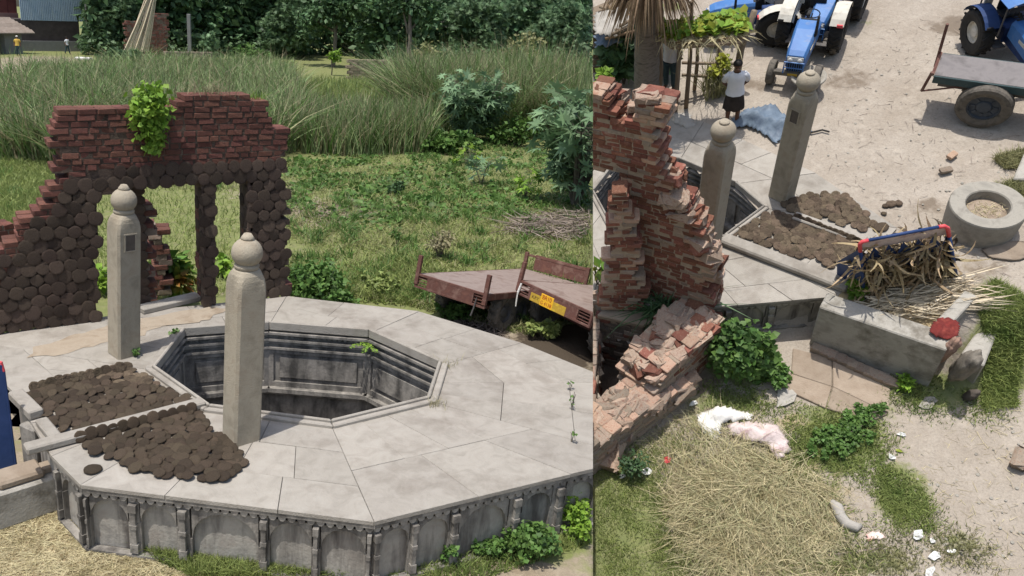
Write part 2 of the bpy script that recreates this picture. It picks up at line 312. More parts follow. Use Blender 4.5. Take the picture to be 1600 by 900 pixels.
def brickwall(root, P0, P1, poly, thick, bl, bh, mats, mortar='mortar', holes=(), maxn=300, layers=2, edge=None, skip=None, seed=1, jit=1.):
    """bricks in courses inside poly (along, up); the wall runs back from its face by thick; each brick a child of root"""
    rg = random.Random(seed); d = (P1-P0); d.z = 0; d.normalize(); nb = Vector((-d.y, d.x, 0)); rot = math.atan2(d.y, d.x)
    s0 = min(p[0] for p in poly); s1 = max(p[0] for p in poly); t0 = min(p[1] for p in poly); t1 = max(p[1] for p in poly)
    todo = []; core = MB(); r = 0; t = t0
    while t < t1:
        tc = t+bh/2; run = None; s = s0-bl+(r % 2)*bl*.5+rg.uniform(-.04, .04)
        while s < s1+bl:
            l = bl*rg.choice((1, 1, 1, .55, .8)); sc = s+l/2
            ok = inpoly(sc, tc, poly) and not any(inpoly(sc, tc, h) for h in holes)
            sv, lv = s, l
            if ok and holes:
                for _ in range(8):
                    if any(inpoly(s+.004, tc, h) for h in holes): s += l*.08; l -= l*.08
                    if any(inpoly(s+l-.004, tc, h) for h in holes): l -= l*.08
                sc = s+l/2
            if ok:
                run = [s, s+l] if run is None else [run[0], s+l]
                free = not inpoly(sc, tc+bh, poly) or not inpoly(sc+l, tc, poly) or not inpoly(sc-l, tc, poly)
                for k in range(layers):
                    if rg.random() < .02 and k == 0: continue
                    if skip and k == 0 and skip(sc, tc): continue
                    dp = thick/layers; off = rg.uniform(-.02, .016)*jit*(1.3 if free else 1)
                    c = P0+d*sc+nb*(dp*(k+.5)+off)+Vector((0, 0, tc+rg.uniform(-.004, .004)))
                    mat = mats[0]
                    if edge and free and rg.random() < edge[1]: mat = edge[0]
                    elif len(mats) > 1 and rg.random() < .3: mat = rg.choice(mats[1:])
                    me = rg.choice(BRK[mat]); e = (rg.uniform(-.025, .025)*jit, rg.uniform(-.02, .02)*jit, rot+rg.uniform(-.035, .035)*jit*(2.5 if free else 1))
                    todo.append((0 if k == 0 else (1 if free else 2), me, c, e, (l-.009, dp-.006, bh-.009)))
            if (not ok or s+l >= s1+bl) and run:
                a, b = run; run = None
                if b-a > .06: core.box(P0+d*((a+b)/2)+nb*(thick/2)+Vector((0, 0, tc-bh*.2)), (b-a-.03, thick-.024, bh*.98), rot)
            s = sv+lv
        t += bh; r += 1
    todo.sort(key=lambda q: q[0]); rest = {}
    for i, (k, me, c, e, sc) in enumerate(todo):
        if i < maxn: obj('brick', me, root, c, e, sc)
        else:
            if k == 2 and not layers == 1 and False: continue
            mx = Matrix.Translation(c)@Matrix.Rotation(e[2], 4, 'Z')@Matrix.Rotation(e[1], 4, 'Y')@Matrix.Rotation(e[0], 4, 'X')@Matrix.Diagonal((*sc, 1)); rest.setdefault(me.materials[0].name, []).append((me, mx))
    for q in rest.values(): joinstuff('brickwork', q, root)
    if core.V: core.o('mortar_core', mortar, root)
    return d, nb
def cakemesh(seed, mat='dung'):
    rg = random.Random(seed); k = 13; V = []; ph = [1+rg.uniform(-.07, .07) for _ in range(k)]
    for rr, z in ((.85, 0), (1, .07), (.97, .17), (.72, .235+rg.uniform(-.03, .03))):
        V += [(rr*ph[j]*math.cos(2*math.pi*j/k), rr*ph[j]*math.sin(2*math.pi*j/k), z+rg.uniform(-.03, .03)) for j in range(k)]
    V.append((0, 0, .215)); Fs = [(i*k+j, i*k+(j+1) % k, (i+1)*k+(j+1) % k, (i+1)*k+j) for i in range(3) for j in range(k)]+[(3*k+j, 3*k+(j+1) % k, 4*k) for j in range(k)]+[tuple(range(k-1, -1, -1))]
    return mesh('dung_cake', V, Fs, mat, True)
CAKE = [cakemesh(i) for i in range(7)]; CAKEW = [cakemesh(i+20, 'dungwall') for i in range(6)]

def curls(name, P, h, width, mat, segs=7, ang=(1., 3.6), clip=True):
    """broad curled blades: arcs with blunt ends"""
    n = len(P); a = rdir(n)*np.array([.7, .5, 1.])+np.array([0, 0, -.5]); a /= np.linalg.norm(a, axis=1, keepdims=True); c = np.cross(a, rdir(n)); c /= np.linalg.norm(c, axis=1, keepdims=True); w = np.cross(a, c); th = ang[0]+(ang[1]-ang[0])*rng.random(n); V = []
    for i in range(segs+1):
        t = i/segs; q = th*t; p = P+(a*(np.sin(q)/th)[:, None]+c*((1-np.cos(q))/th)[:, None])*h[:, None]; ww = (width*(.12+1.0*math.sin(math.pi*(.1+.86*t))))*(.6+.6*rng.random(n))[:, None]*.5; V += [p-w*ww, p+w*ww]
    V = np.stack(V, 1); I = []
    for i in range(segs): I += [(2*i, 2*i+1, 2*i+3), (2*i, 2*i+3, 2*i+2)]
    I = np.array(I); k = 2*(segs+1); return obj(name, npmesh(name, V.reshape(-1, 3), (I[None]+(np.arange(n)*k)[:, None, None]).reshape(-1, 3), mat))
# ------------------------------------------------------------------ ground sheets
def sstep(a, b, x): t = np.clip((x-a)/(b-a), 0, 1); return t*t*(3-2*t)
def blobs(u, v, lst):
    m = np.zeros_like(u)
    for (cu, cv, ru, rv, w) in lst: m = np.maximum(m, w*np.clip(1.6-1.6*np.sqrt(((u-cu)/ru)**2+((v-cv)/rv)**2), 0, 1))
    return m
def groundmat(name, dirt, dirt2, grass, grass2, dry, dry2, dark):
    m = bpy.data.materials.new(name); m.use_nodes = True; nt = m.node_tree; N = nt.nodes; b = N['Principled BSDF']; b.inputs['Roughness'].default_value = .95; b.inputs['Specular IOR Level'].default_value = .15
    tc = N.new('ShaderNodeTexCoord'); at = N.new('ShaderNodeAttribute'); at.attribute_name = 'mask'; sp = N.new('ShaderNodeSeparateColor'); lk(nt, at.outputs['Color'], sp.inputs[0])
    def noise(s, d=8, r=.65):
        n = N.new('ShaderNodeTexNoise'); n.inputs['Scale'].default_value = s; n.inputs['Detail'].default_value = d; n.inputs['Roughness'].default_value = r; lk(nt, tc.outputs['Object'], n.inputs['Vector']); return n.outputs[0]
    def mixc(f, a, c):
        x = N.new('ShaderNodeMix'); x.data_type = 'RGBA'
        lk(nt, f, x.inputs[0])
        for i, q in ((6, a), (7, c)):
            if isinstance(q, tuple): x.inputs[i].default_value = (*q, 1)
            else: lk(nt, q, x.inputs[i])
        return x.outputs[2]
    def rng_(s, lo, hi, o0=0., o1=1.):
        x = N.new('ShaderNodeMapRange'); x.inputs[1].default_value = lo; x.inputs[2].default_value = hi; x.inputs[3].default_value = o0; x.inputs[4].default_value = o1; lk(nt, s, x.inputs[0]); return x.outputs[0]
    def math_(op, a, c):
        x = N.new('ShaderNodeMath'); x.operation = op
        for i, q in enumerate((a, c)):
            if isinstance(q, (int, float)): x.inputs[i].default_value = q
            else: lk(nt, q, x.inputs[i])
        return x.outputs[0]
    n1, n2, n3, n4 = noise(.9), noise(5.), noise(28., 4), noise(2.3)
    d = mixc(rng_(n1, .35, .65), dirt, dirt2); d = mixc(rng_(n3, .45, .75, 0, .5), d, tuple(x*.55 for x in dirt)); d = mixc(rng_(n2, .52, .72, 0, .5), d, tuple(min(1, x*1.25) for x in dirt2))
    g = mixc(rng_(n2, .35, .65), grass, grass2); g = mixc(rng_(n4, .5, .7, 0, .7), g, tuple(.5*(x+y) for x, y in zip(dirt, grass2)))
    s = mixc(rng_(n2, .35, .65), dry, dry2)
    def edge(ch): return rng_(math_('ADD', ch, math_('MULTIPLY', math_('SUBTRACT', math_('ADD', n4, n2), 1.), 1.1)), .35, .65)
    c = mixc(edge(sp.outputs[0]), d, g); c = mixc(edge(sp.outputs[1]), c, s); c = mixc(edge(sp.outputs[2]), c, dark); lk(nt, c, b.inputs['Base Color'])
    bp = N.new('ShaderNodeBump'); bp.inputs['Strength'].default_value = .6; bp.inputs['Distance'].default_value = .05; lk(nt, math_('ADD', math_('MULTIPLY', n2, 1.), math_('MULTIPLY', n3, .35)), bp.inputs['Height']); lk(nt, bp.outputs[0], b.inputs['Normal'])
    MATS[name] = m
def ground(name, xs, ys, zf, mf, hole, mat):
    X, Y = np.meshgrid(xs, ys); V = np.stack([X.ravel(), Y.ravel(), np.zeros(X.size)], 1); V[:, 2] = zf(V); nx = len(xs)
    i = np.arange(len(ys)-1)[:, None]*nx+np.arange(nx-1)[None]; T = np.stack([i, i+1, i+1+nx, i+nx], -1).reshape(-1, 4)
    for hl in ([] if not hole else (hole if isinstance(hole[0], list) else [hole])): c = V[T].mean(1); T = T[~inpolyn(c[:, 0], c[:, 1], np.array(hl))]
    me = npmesh(name, V, T, mat); ca = me.color_attributes.new('mask', 'FLOAT_COLOR', 'POINT'); m = np.concatenate([mf(V), np.ones((len(V), 1))], 1); ca.data.foreach_set('color', m.astype(np.float32).ravel())
    me.polygons.foreach_set('use_smooth', [True]*len(T)); o = obj(name, me); o['kind'] = 'structure'; return o
def noise2(x, y, s, seed):
    r = np.random.default_rng(seed); z = np.zeros_like(x)
    for k in range(7): a = r.random()*6.28; f = s*(1+k*.6); z += np.sin(x*f*math.cos(a)+y*f*math.sin(a)+r.random()*6.28)/(1+k*.5)
    return z/3
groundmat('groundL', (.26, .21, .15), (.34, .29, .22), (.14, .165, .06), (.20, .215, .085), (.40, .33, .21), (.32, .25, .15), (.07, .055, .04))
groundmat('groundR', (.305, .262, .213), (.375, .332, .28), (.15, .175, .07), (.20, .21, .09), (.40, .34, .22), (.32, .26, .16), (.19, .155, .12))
PLOT[0] = 'L'
ZP = .95
def lp(u, v, z=0.): return L.p(u, v, z)
INN = [lp(*q, ZP) for q in ((325, 640), (518, 665), (672, 627), (690, 570), (578, 520), (420, 508), (285, 518), (238, 578))]   # G F E D C B A H
G_, F_, E_, D_, C_, B_, A_, H_ = INN
o1, o2, o0 = lp(125, 757, ZP), lp(585, 815, ZP), lp(80, 712, ZP)
o3 = o2+(lp(926, 732, ZP)-o2)*1.25; o5, o6, o7 = lp(815, 535, ZP), lp(655, 486, ZP), lp(448, 462, ZP); o4 = o5+(lp(926, 580, ZP)-o5)*1.35
oA, oH, oI = lp(200, 488, ZP), lp(-60, 530, ZP), lp(20, 612, ZP)
mid = (E_+D_)/2; midh = (H_*.6+G_*.4); mid2 = H_*.25+G_*.75
INNER = [G_, F_, E_, mid, D_, C_, B_, A_, H_, midh, mid2]; OUTER = [o1, o2, o3, o4, o5, o6, o7, oA, oH, oI, o0]
cw = sum((Vector(p) for p in INN), Vector())/8
def shrinkp(P, f, c): return [c+(p-c)*f for p in P]
def zL(V):
    u, v = L.pixn(V); d = np.hypot(V[:, 0]+1, V[:, 1]-11); z = noise2(V[:, 0], V[:, 1], .6, 3)*.05*sstep(5, 9, d)
    return z
def mL(V):
    ok = V[:, 1] > 3; u, v = L.pixn(np.where(V[:, 1:2] > 3, V, np.array([[0, 3., 0]])))
    gr = np.where(v < 520, .75, .35); gr = np.maximum(gr, blobs(u, v, [(350, 875, 190, 60, 1), (830, 850, 180, 60, .9), (20, 545, 60, 40, 1)]))
    gr -= blobs(u, v, [(60, 103, 110, 18, 1), (500, 335, 70, 30, .7), (600, 330, 60, 16, .5), (850, 352, 90, 25, .8), (830, 890, 90, 20, .9), (700, 330, 40, 12, .4), (420, 300, 90, 25, .35)])
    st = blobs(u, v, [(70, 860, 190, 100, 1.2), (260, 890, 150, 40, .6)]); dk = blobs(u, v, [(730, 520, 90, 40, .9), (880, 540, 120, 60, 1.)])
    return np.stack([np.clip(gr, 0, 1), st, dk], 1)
yy = 2.2+np.linspace(0, 1, 230)**2.3*260; xx = np.concatenate([-np.linspace(1, 0, 150)**2.1*170, np.linspace(0, 1, 90)[1:]**2*90])-1
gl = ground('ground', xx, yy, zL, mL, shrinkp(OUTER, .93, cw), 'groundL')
# ------------------------------------------------------------------ the stepwell platform on the meadow
plat = thing('stepwell_platform', 'octagonal stone stepwell platform with arched side panels and open well', 'stepwell')
def slab(poly, z0, z1, parent, name='paving_slab', mat='stone', gap=.0045, bev=.004):
    c = sum((Vector(p) for p in poly), Vector())/len(poly); q = [Vector(p)+(c-Vector(p)).normalized()*gap for p in poly]
    b = MB(); b.prism(q, z0, z1); return b.o(name, mat, parent, bev=bev)
def paving(inner, outer, z, parent, closed=True, rows=(3,), seed=3, th=.1, shr=1.0):
    rg = random.Random(seed); n = len(inner)
    for i in range(n if closed else n-1):
        a, b, c, d = inner[i], inner[(i+1) % n], outer[(i+1) % n], outer[i]
        nr = 3 if (d-a).length > 2.2 else 2; cuts = [0]+sorted(rg.uniform(.9, 1.1)*(k+1)/nr for k in range(nr-1))+[1]
        for k in range(nr):
            f0, f1 = cuts[k], cuts[k+1]; p0, p1, p2, p3 = a.lerp(d, f0), b.lerp(c, f0), b.lerp(c, f1), a.lerp(d, f1)
            w = max((p1-p0).length, (p2-p3).length); nc = max(1, round(w/rg.uniform(.75, 1.25))); cc = [0]+[(j+1+rg.uniform(-.16, .16))/nc for j in range(nc-1)]+[1]
            for j in range(nc):
                g0, g1 = cc[j], cc[j+1]; q = [p0.lerp(p1, g0), p0.lerp(p1, g1), p3.lerp(p2, g1), p3.lerp(p2, g0)]
                if sum(q[m].x*q[(m+1) % 4].y-q[(m+1) % 4].x*q[m].y for m in range(4)) < 0: q.reverse()
                slab(q, z-th, z-rg.uniform(0, .006), parent, mat='stone')
paving(INNER, OUTER, ZP, plat, th=.06)
def oriented(P0, P1):
    d = (P1-P0); d.z = 0; ln = d.length; d.normalize(); return d, Vector((d.y, -d.x, 0)), ln   # outward (towards the viewer when P0 is on the left)
def fbox(b, P0, d, n, s0, s1, z0, z1, d0, d1):   # box in a face frame: along, up, outward
    rz = math.atan2(d.y, d.x); return b.box(P0+d*((s0+s1)/2)+n*((d0+d1)/2)+Vector((0, 0, (z0+z1)/2-P0.z)), (s1-s0, abs(d1-d0), z1-z0), rz)
def scallops(b, P0, d, n, s0, s1, z, r, dep):
    k = max(1, int((s1-s0)/(2*r)))
    for i in range(k):
        c = s0+(i+.5)*(s1-s0)/k; V = []
        for e in (0, dep): V += [P0+d*(c+r*.9*math.cos(math.pi+math.pi*j/5))+n*e+Vector((0, 0, z-P0.z+1.2*r*math.sin(math.pi+math.pi*j/5))) for j in range(6)]
        b.add(V, [tuple(range(6, 12)), (0, 5, 11, 6)]+[(j, j+6, j+7, j+1) for j in range(5)])
def archpanel(P0, d, n, s0, s1, z0, zt, parent, dep=.05, foil=True, rise=.42, mat='stonewall'):
    w = s1-s0; k = 25; b = MB(); V = []; spring = zt-.06-min(rise*w, (zt-z0)*.5); A = []
    for i in range(k):
        x = -1+2*i/(k-1); h = math.sqrt(max(0, 1-abs(x)**2.2)); 
        if foil: h += .045*abs(math.sin(x*math.pi*3.5))*(1-abs(x)*.3)
        A.append((s0+w*(.5+.5*x*.94), spring+(zt-.05-spring)*min(1.04, h)))
    for e in (dep, 0): V += [P0+d*s+n*e+Vector((0, 0, z-P0.z)) for s, z in A]
    for e in (dep, 0): V += [P0+d*s+n*e+Vector((0, 0, zt-P0.z)) for s, z in A]
    Fs = [(i, i+1, 2*k+i+1, 2*k+i) for i in range(k-1)]+[(i+k, i+k+1, i+1, i) for i in range(k-1)]
    b.add(V, Fs); fbox(b, P0, d, n, s0, s0+w*.03, z0, spring, 0, dep); fbox(b, P0, d, n, s1-w*.03, s1, z0, spring, 0, dep)
    m = b.o('arch_panel', mat, parent); return m
def side(P0, P1, spans, z0, z1, parent, mat='stonewall'):
    d, n, ln = oriented(P0, P1); b = MB(); fbox(b, P0, d, n, .02, ln-.02, z0, z1-.062, -.45, -.12); b.o('wall', 'niche', parent)
    b = MB(); fbox(b, P0, d, n, -.01, ln+.01, z1-.11, z1-.063, -.12, -.012); b.o('cornice', mat, parent)
    b = MB(); scallops(b, P0-n*.06, d, n, .0, ln, z1-.11, .055, .035); o = b.o('scallop_band', 'niche', parent)
    b = MB(); fbox(b, P0, d, n, 0, ln, z0-.3, z0+.05, -.1, .0); b.o('plinth', mat, parent)
    for s0, s1 in spans: archpanel(P0-n*.12, d, n, s0, s1, z0+.05, z1-.17, parent, mat=mat, dep=.068, rise=.5)
    es = [0.02]+[x for s in spans for x in s]+[ln-.02]
    for i in range(0, len(es), 2):
        c, w = (es[i]+es[i+1])/2, min(.11, es[i+1]-es[i])
        b = MB(); fbox(b, P0, d, n, es[i], es[i+1], z0+.05, z1-.112, -.12, -.052); b.o('spandrel', mat, parent)
        if w > .03:
            b = MB(); fbox(b, P0, d, n, c-w*.3, c+w*.3, z0+.2, z1-.3, -.052, .0); fbox(b, P0, d, n, c-w*.45, c+w*.45, z0+.08, z0+.2, -.052, .008); fbox(b, P0, d, n, c-w*.45, c+w*.45, z1-.3, z1-.2, -.052, .012); fbox(b, P0, d, n, c-w*.4, c+w*.4, z0+.42, z0+.47, -.052, .012); b.o('pilaster', mat, parent)
def pxs(plot, P0, P1, us, v): f = plot.wall(P0, P1); return [tuple(f(x, v)[0] for x in s) for s in us]
side(o1, o2, pxs(L, o1, o2, ((138, 200), (216, 275), (294, 405), (417, 488), (498, 574)), 830), 0, ZP, plat)
side(o2, o3, pxs(L, o2, o3, ((597, 645), (655, 706), (718, 796), (814, 860), (878, 924)), 830), 0, ZP, plat)
side(o0, o1, [(.1, .62)], 0, ZP, plat)
side(o4, o5, [], 0, ZP, plat); _b = MB(); _d, _n, _l = oriented(oI, o0); fbox(_b, oI, _d, _n, .02, _l-.05, 0, ZP-.062, -.4, -.05); _b.o('wall', 'niche', plat); side(o3, o4, [], 0, ZP, plat); side(o5, o6, [], 0, ZP, plat); side(o6, o7, [], 0, ZP, plat)
def well(INN, z, parent, depth=2.6, mat='welldark', centre=None):
    c = sum((Vector(p) for p in INN), Vector())/len(INN); n8 = len(INN)
    for i in range(n8):
        a, b_ = INN[i], INN[(i+1) % n8]; a2, b2 = c+(a-c)*1.05, c+(b_-c)*1.05; a1, b1 = c+(a-c)*.975, c+(b_-c)*.975
        for (f0, f1, zz, ex) in ((1, 1.05, .05, 0), (.975, 1.0, .085, 0)):
            q = [c+(a-c)*f0, c+(b_-c)*f0, c+(b_-c)*f1, c+(a-c)*f1]
            if sum(q[m].x*q[(m+1) % 4].y-q[(m+1) % 4].x*q[m].y for m in range(4)) < 0: q.reverse()
            slab(q, z-.08, z+zz, parent, 'rim_stone', 'stone', gap=.004, bev=.015)
        P0, P1 = b_, a; d, n, ln = oriented(P0, P1)
        if n.dot(c-P0) < 0: P0, P1 = a, b_; d, n, ln = oriented(P0, P1)
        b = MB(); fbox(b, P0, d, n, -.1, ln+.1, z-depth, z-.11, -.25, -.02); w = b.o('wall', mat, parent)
        for (za, zb, dp) in ((.11, .15, .07), (.24, .28, .06), (.28, .33, .035), (.40, .44, .05), (1.18, 1.26, .12), (1.26, 1.32, .06)): b = MB(); fbox(b, P0, d, n, .0, ln, z-zb, z-za, -.02, dp); b.o('cornice', mat, w)
        b = MB(); scallops(b, P0-n*.02, d, n, .0, ln, z-.15, .045, .05); b.o('scallop_band', 'stonewall', w)
        b = MB()
        for s0, s1, za, zb in ((0, .09, .44, 1.18), (ln-.09, ln, .44, 1.18), (.09, ln-.09, .44, .52), (.09, ln-.09, 1.08, 1.18)): fbox(b, P0, d, n, s0, s1, z-zb, z-za, -.02, .02)
        b.o('panel_frame', mat, w)
        b = MB(); fbox(b, P0, d, n, .2, ln-.2, z-1.0, z-.6, -.02, .008); b.o('panel', mat, w, bev=.006)
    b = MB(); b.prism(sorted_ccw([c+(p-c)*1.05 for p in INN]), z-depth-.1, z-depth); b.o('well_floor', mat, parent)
def sorted_ccw(P): return P if sum(P[m].x*P[(m+1) % len(P)].y-P[(m+1) % len(P)].x*P[m].y for m in range(len(P))) > 0 else P[::-1]
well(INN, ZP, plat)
# stone pillars
def pillar(label, loc, rz, h, w, tilt, niche=None, group='tall square stone pillars with domed finials', broken=False, ds=1.):
    t = thing('stone_pillar', label, 'pillar', group, loc, 0); t.rotation_euler = tilt
    k = 32; secs = [(h*.745*i/14, w/2, 0) for i in range(15)]+[(h*.75, w/2, 0), (h*.775, w/2, .12), (h*.80, w/2*.985, .35), (h*.822, w/2*.93, .7), (h*.838, w/2*.82, 1), (h*.845, w*.34, 1)]; V = []
    for z, a, f in secs:
        for j in range(k):
            th = 2*math.pi*(j+.5)/k; sq = a/max(abs(math.cos(th)), abs(math.sin(th))); sq = min(sq, a*1.385); r = sq*(1-f)+a*1.04*f
            V.append((r*math.cos(th+rz), r*math.sin(th+rz), z))
    Fs = [(i*k+j, i*k+(j+1) % k, (i+1)*k+(j+1) % k, (i+1)*k+j) for i in range(len(secs)-1) for j in range(k)]+[tuple(range(k-1, -1, -1)), tuple(range(len(V)-k, len(V)))]
    obj('shaft', mesh('shaft', V, Fs, 'pillar'), t)
    r = w*.5*ds; b = MB(); b.lathe([(r*.72, h*.842), (r*.8, h*.85), (r*.8, h*.86), (r*.72, h*.868)], 24); b.o('neck_ring', 'pillar', t, True)
    zc = h*.915; b = MB(); b.lathe([(r*math.cos(a)*(1.0 if a < .9 else 1.0), zc+r*.95*math.sin(a)) for a in [R(x) for x in (-50, -40, -25, -10, 5, 20, 35, 48, 58, 68)]]+[(.001, zc+r*.95)], 28); dm = b.o('finial_dome', 'pillar', t, True)
    b = MB(); zt = zc+r*.88; tip = [(r*.42, zt), (r*.44, zt+.015), (r*.36, zt+.035), (r*.24, zt+.07), (r*.14, h-.015), (.002, h)] if not broken else [(r*.42, zt), (r*.42, zt+.015), (r*.34, zt+.03), (.002, zt+.032)]
    b.lathe(tip, 16); b.o('finial_tip', 'pillar', dm, True)
    if niche is not None:
        z0, z1 = h*.645, h*.74; hw = w*.22; mx = Matrix.Rotation(rz+niche, 4, 'Z')
        b = MB(); 
        for cx, cz, dx, dz in ((0, z1, hw*2+.04, .018), (0, z0, hw*2+.04, .018), (-hw, (z0+z1)/2, .018, z1-z0), (hw, (z0+z1)/2, .018, z1-z0)):
            b.box(None, (.016, dx, dz), mt=mx@Matrix.Translation((w/2+.004, cx, cz)))
        f = b.o('niche_frame', 'pillar', t); b = MB(); b.box(None, (.006, hw*2-.014, z1-z0-.014), mt=mx@Matrix.Translation((w/2+.003, 0, (z0+z1)/2))); b.o('niche_shade_plate', 'scrap', f)  # no real recess: a flush dark plate paints the shade inside the niche
    return t
pillar('stone pillar with small square niche, standing just before the brick gateway', lp(194, 552, ZP), R(46), 2.74, .385, (0, R(3.3), 0), niche=-R(90))
pillar('stone pillar with pale smooth dome, standing beside the near dung cake bed', lp(377, 683, ZP), R(38), 2.78, .385, (0, R(2.2), 0))
# ------------------------------------------------------------------ brick gateway with dung cakes
gate = thing('brick_gateway', 'ruined dark brick gateway plastered with round dung cakes', 'gateway')
g0, g1 = lp(-40, 527, ZP), lp(447, 462, ZP); gf = L.wall(g0, g1)
outl = [(-60, 535), (-40, 527), (447, 462), (447, 330), (446, 262), (447, 235), (452, 205), (436, 196), (425, 194), (420, 180), (411, 160), (395, 149), (302, 150), (275, 155), (262, 166), (235, 164), (166, 166), (160, 178), (150, 178), (146, 170), (106, 172), (86, 184), (86, 240), (95, 282), (86, 288), (78, 312), (52, 330), (32, 356), (22, 380), (0, 388), (-40, 410)]
gpoly = [gf(*q) for q in outl]; holes = [[gf(*q) for q in ((154, 300), (316, 284), (316, 560), (156, 560))], [gf(*q) for q in ((339, 282), (388, 279), (388, 560), (339, 560))]]
cakereg = [gf(*q) for q in ((-60, 540), (10, 400), (60, 345), (100, 300), (120, 272), (446, 252), (446, 463))]
brickwall(gate, g0, g1, gpoly, .5, .3, .1, ['brickL'], holes=holes, seed=5, jit=.25, mortar='dungwall', skip=lambda s, t: inpoly(s, t, cakereg) and inpoly(s-.2, t, cakereg), maxn=300)
gd, gn, _ = oriented(g0, g1); rr = .122
nc = 0; t = .1
row = 0
hol2 = [[gf(*q) for q in ((152, 303), (318, 288), (318, 560), (155, 560))], [gf(*q) for q in ((337, 286), (390, 283), (390, 560), (337, 560))]]
while t < 3.2:
    s = -.3+(row % 2)*.11
    while s < 6:
        s_, t_ = s+random.uniform(-.012, .012), t+random.uniform(-.012, .012)
        if inpoly(s_, t_, cakereg) and inpoly(s_, t_, gpoly) and not any(inpoly(s_, t_, h) for h in hol2) and nc < 300:
            r_ = rr*random.uniform(.88, 1.1); m = Matrix.Translation(g0+gd*s_+gn*(.012+random.random()*.02)+Vector((0, 0, t_)))@Matrix.Rotation(math.atan2(gd.y, gd.x), 4, 'Z')@Matrix.Rotation(R(90)+random.uniform(-.12, .12), 4, 'X')@Matrix.Rotation(random.random()*6, 4, 'Z')@Matrix.Diagonal((r_, r_, r_*.3, 1))
            o = obj('dung_cake', random.choice(CAKEW), gate); o.matrix_basis = m; nc += 1
        s += .22
    t += .192; row += 1
for hh in holes:
    for s_a in (min(hh[0][0], hh[3][0]), max(hh[1][0], hh[2][0])):
        b = MB(); t1_ = max(q[1] for q in hh); c_ = g0+gd*s_a-gn*.25+Vector((0, 0, t1_/2)); sg_ = -1 if s_a == min(hh[0][0], hh[3][0]) else 1
        b.box(c_+gd*sg_*.02, (.05, .46, t1_), math.atan2(gd.y, gd.x)); b.o('jamb', 'dungwall', gate)
        for i in range(int(t1_/.2)):
            m = Matrix.Translation(g0+gd*(s_a-sg_*.005)-gn*(.13+.22*(i % 2))+Vector((0, 0, .1+i*.2)))@Matrix.Rotation(math.atan2(gd.y, gd.x), 4, 'Z')@Matrix.Rotation(R(-90)*sg_, 4, 'Y')@Matrix.Diagonal((.12, .12, .07, 1)); o = obj('dung_cake', random.choice(CAKEW), gate); o.matrix_basis = m
# jambs: cakes and bricks on the return faces of the doorways, inner pier
pier = thing('brick_pier', 'slim dung-plastered brick pier standing inside the gateway opening', 'pier')
p0, p1 = lp(214, 478, ZP), lp(237, 475, ZP); pf = L.wall(p0, p1)
brickwall(pier, p0, p1, [pf(*q) for q in ((214, 479), (237, 476), (236, 305), (214, 308))], .4, .28, .112, ['brickL'], layers=1, seed=9)
for i in range(13):
    m = Matrix.Translation(p0+(p1-p0)*.5+Vector((0, -.02, .12+i*.17)))@Matrix.Rotation(R(90), 4, 'X')@Matrix.Diagonal((.13, .1, .12, 1)); o = obj('dung_cake', random.choice(CAKEW), pier); o.matrix_basis = m
b = MB(); q0, q1 = lp(225, 492, ZP), lp(318, 470, ZP); d, n, ln = oriented(q0, q1); fbox(b, q0, d, n, 0, ln, ZP-.0, ZP+.1, -.3, 0); tag(b.o('threshold_stone', 'stone', bev=.015), 'low worn stone sill across the gateway opening', 'sill')
# broken low wall behind the doorway
stub = thing('brick_stub', 'low broken red brick stub seen through the gateway opening', 'rubble wall')
p0, p1 = lp(150, 470, .4), lp(262, 462, .4); pf = L.wall(p0, p1)
stubp = p0
brickwall(stub, p0, p1, [pf(*q) for q in ((236, 470), (264, 462), (266, 395), (254, 352), (236, 344))], .5, .3, .11, ['brickL', 'brickgrey'], seed=4, maxn=120)
wallL = thing('brick_wing', 'low crumbling brick wing wall left of the gateway', 'rubble wall')
p0, p1 = lp(-60, 520, .3), lp(28, 500, .3); pf = L.wall(p0, p1)
brickwall(wallL, p0+Vector((0, .6, 0)), p1+Vector((0, .6, 0)), [pf(*q) for q in ((-60, 520), (28, 500), (24, 372), (0, 362), (-60, 370))], .5, .34, .112, ['brickL', 'brickR'], seed=14, maxn=120, edge=('brickpale', .6))
# creeper on the gateway
vine = thing('creeper_plant', 'bright lime green creeper hanging from the gateway top', 'creeper')
pts = []
for (u, v, s, n) in ((232, 150, .22, 90), (222, 165, .2, 90), (238, 175, .2, 110), (230, 195, .18, 110), (240, 205, .14, 80), (236, 225, .1, 60), (218, 170, .18, 60), (242, 140, .12, 40)):
    q = gf(u, v); c = g0+gd*q[0]+gn*.12+Vector((0, 0, q[1])); pts.append(np.array(c)+rng.normal(size=(n, 3))*s*.55)
pts = pts+[p+rng.normal(size=p.shape)*.05 for p in pts]
leaves('foliage', np.concatenate(pts), .085, 'heart', 'leaflime', vine, droop=.6, upn=.6, outdir=np.tile(np.array(gn)*.3, (sum(len(p) for p in pts), 1)))
b = MB(); 
for k in range(4): q = gf(232+k*3, 160); c = g0+gd*q[0]+gn*.06+Vector((0, 0, q[1])); b.tube([c, c+Vector((.05*k, -.02, -.4)), c+Vector((.02*k, -.03, -.9+.1*k))], [.015, .012, .006], 5)
b.o('stem', 'trunk', vine)
for i, (u, v, w, n, lab) in enumerate(((332, 143, .5, 90, 'dry grass tuft growing on the gateway crest'), (405, 158, .15, 40, 'small lime weed on the broken right shoulder of the gateway'))):
    q = gf(u, v+8); c = g0+gd*q[0]-gn*.25+Vector((0, 0, q[1])); P = np.array(c)+np.concatenate([rng.normal(size=(n, 2))*np.array([w*.6, .1]), np.zeros((n, 1))], 1)
    tag(strips('grass_tuft', P, .3, .012, ['reeddry', 'leaflime'][i], 1.), lab, 'weed')
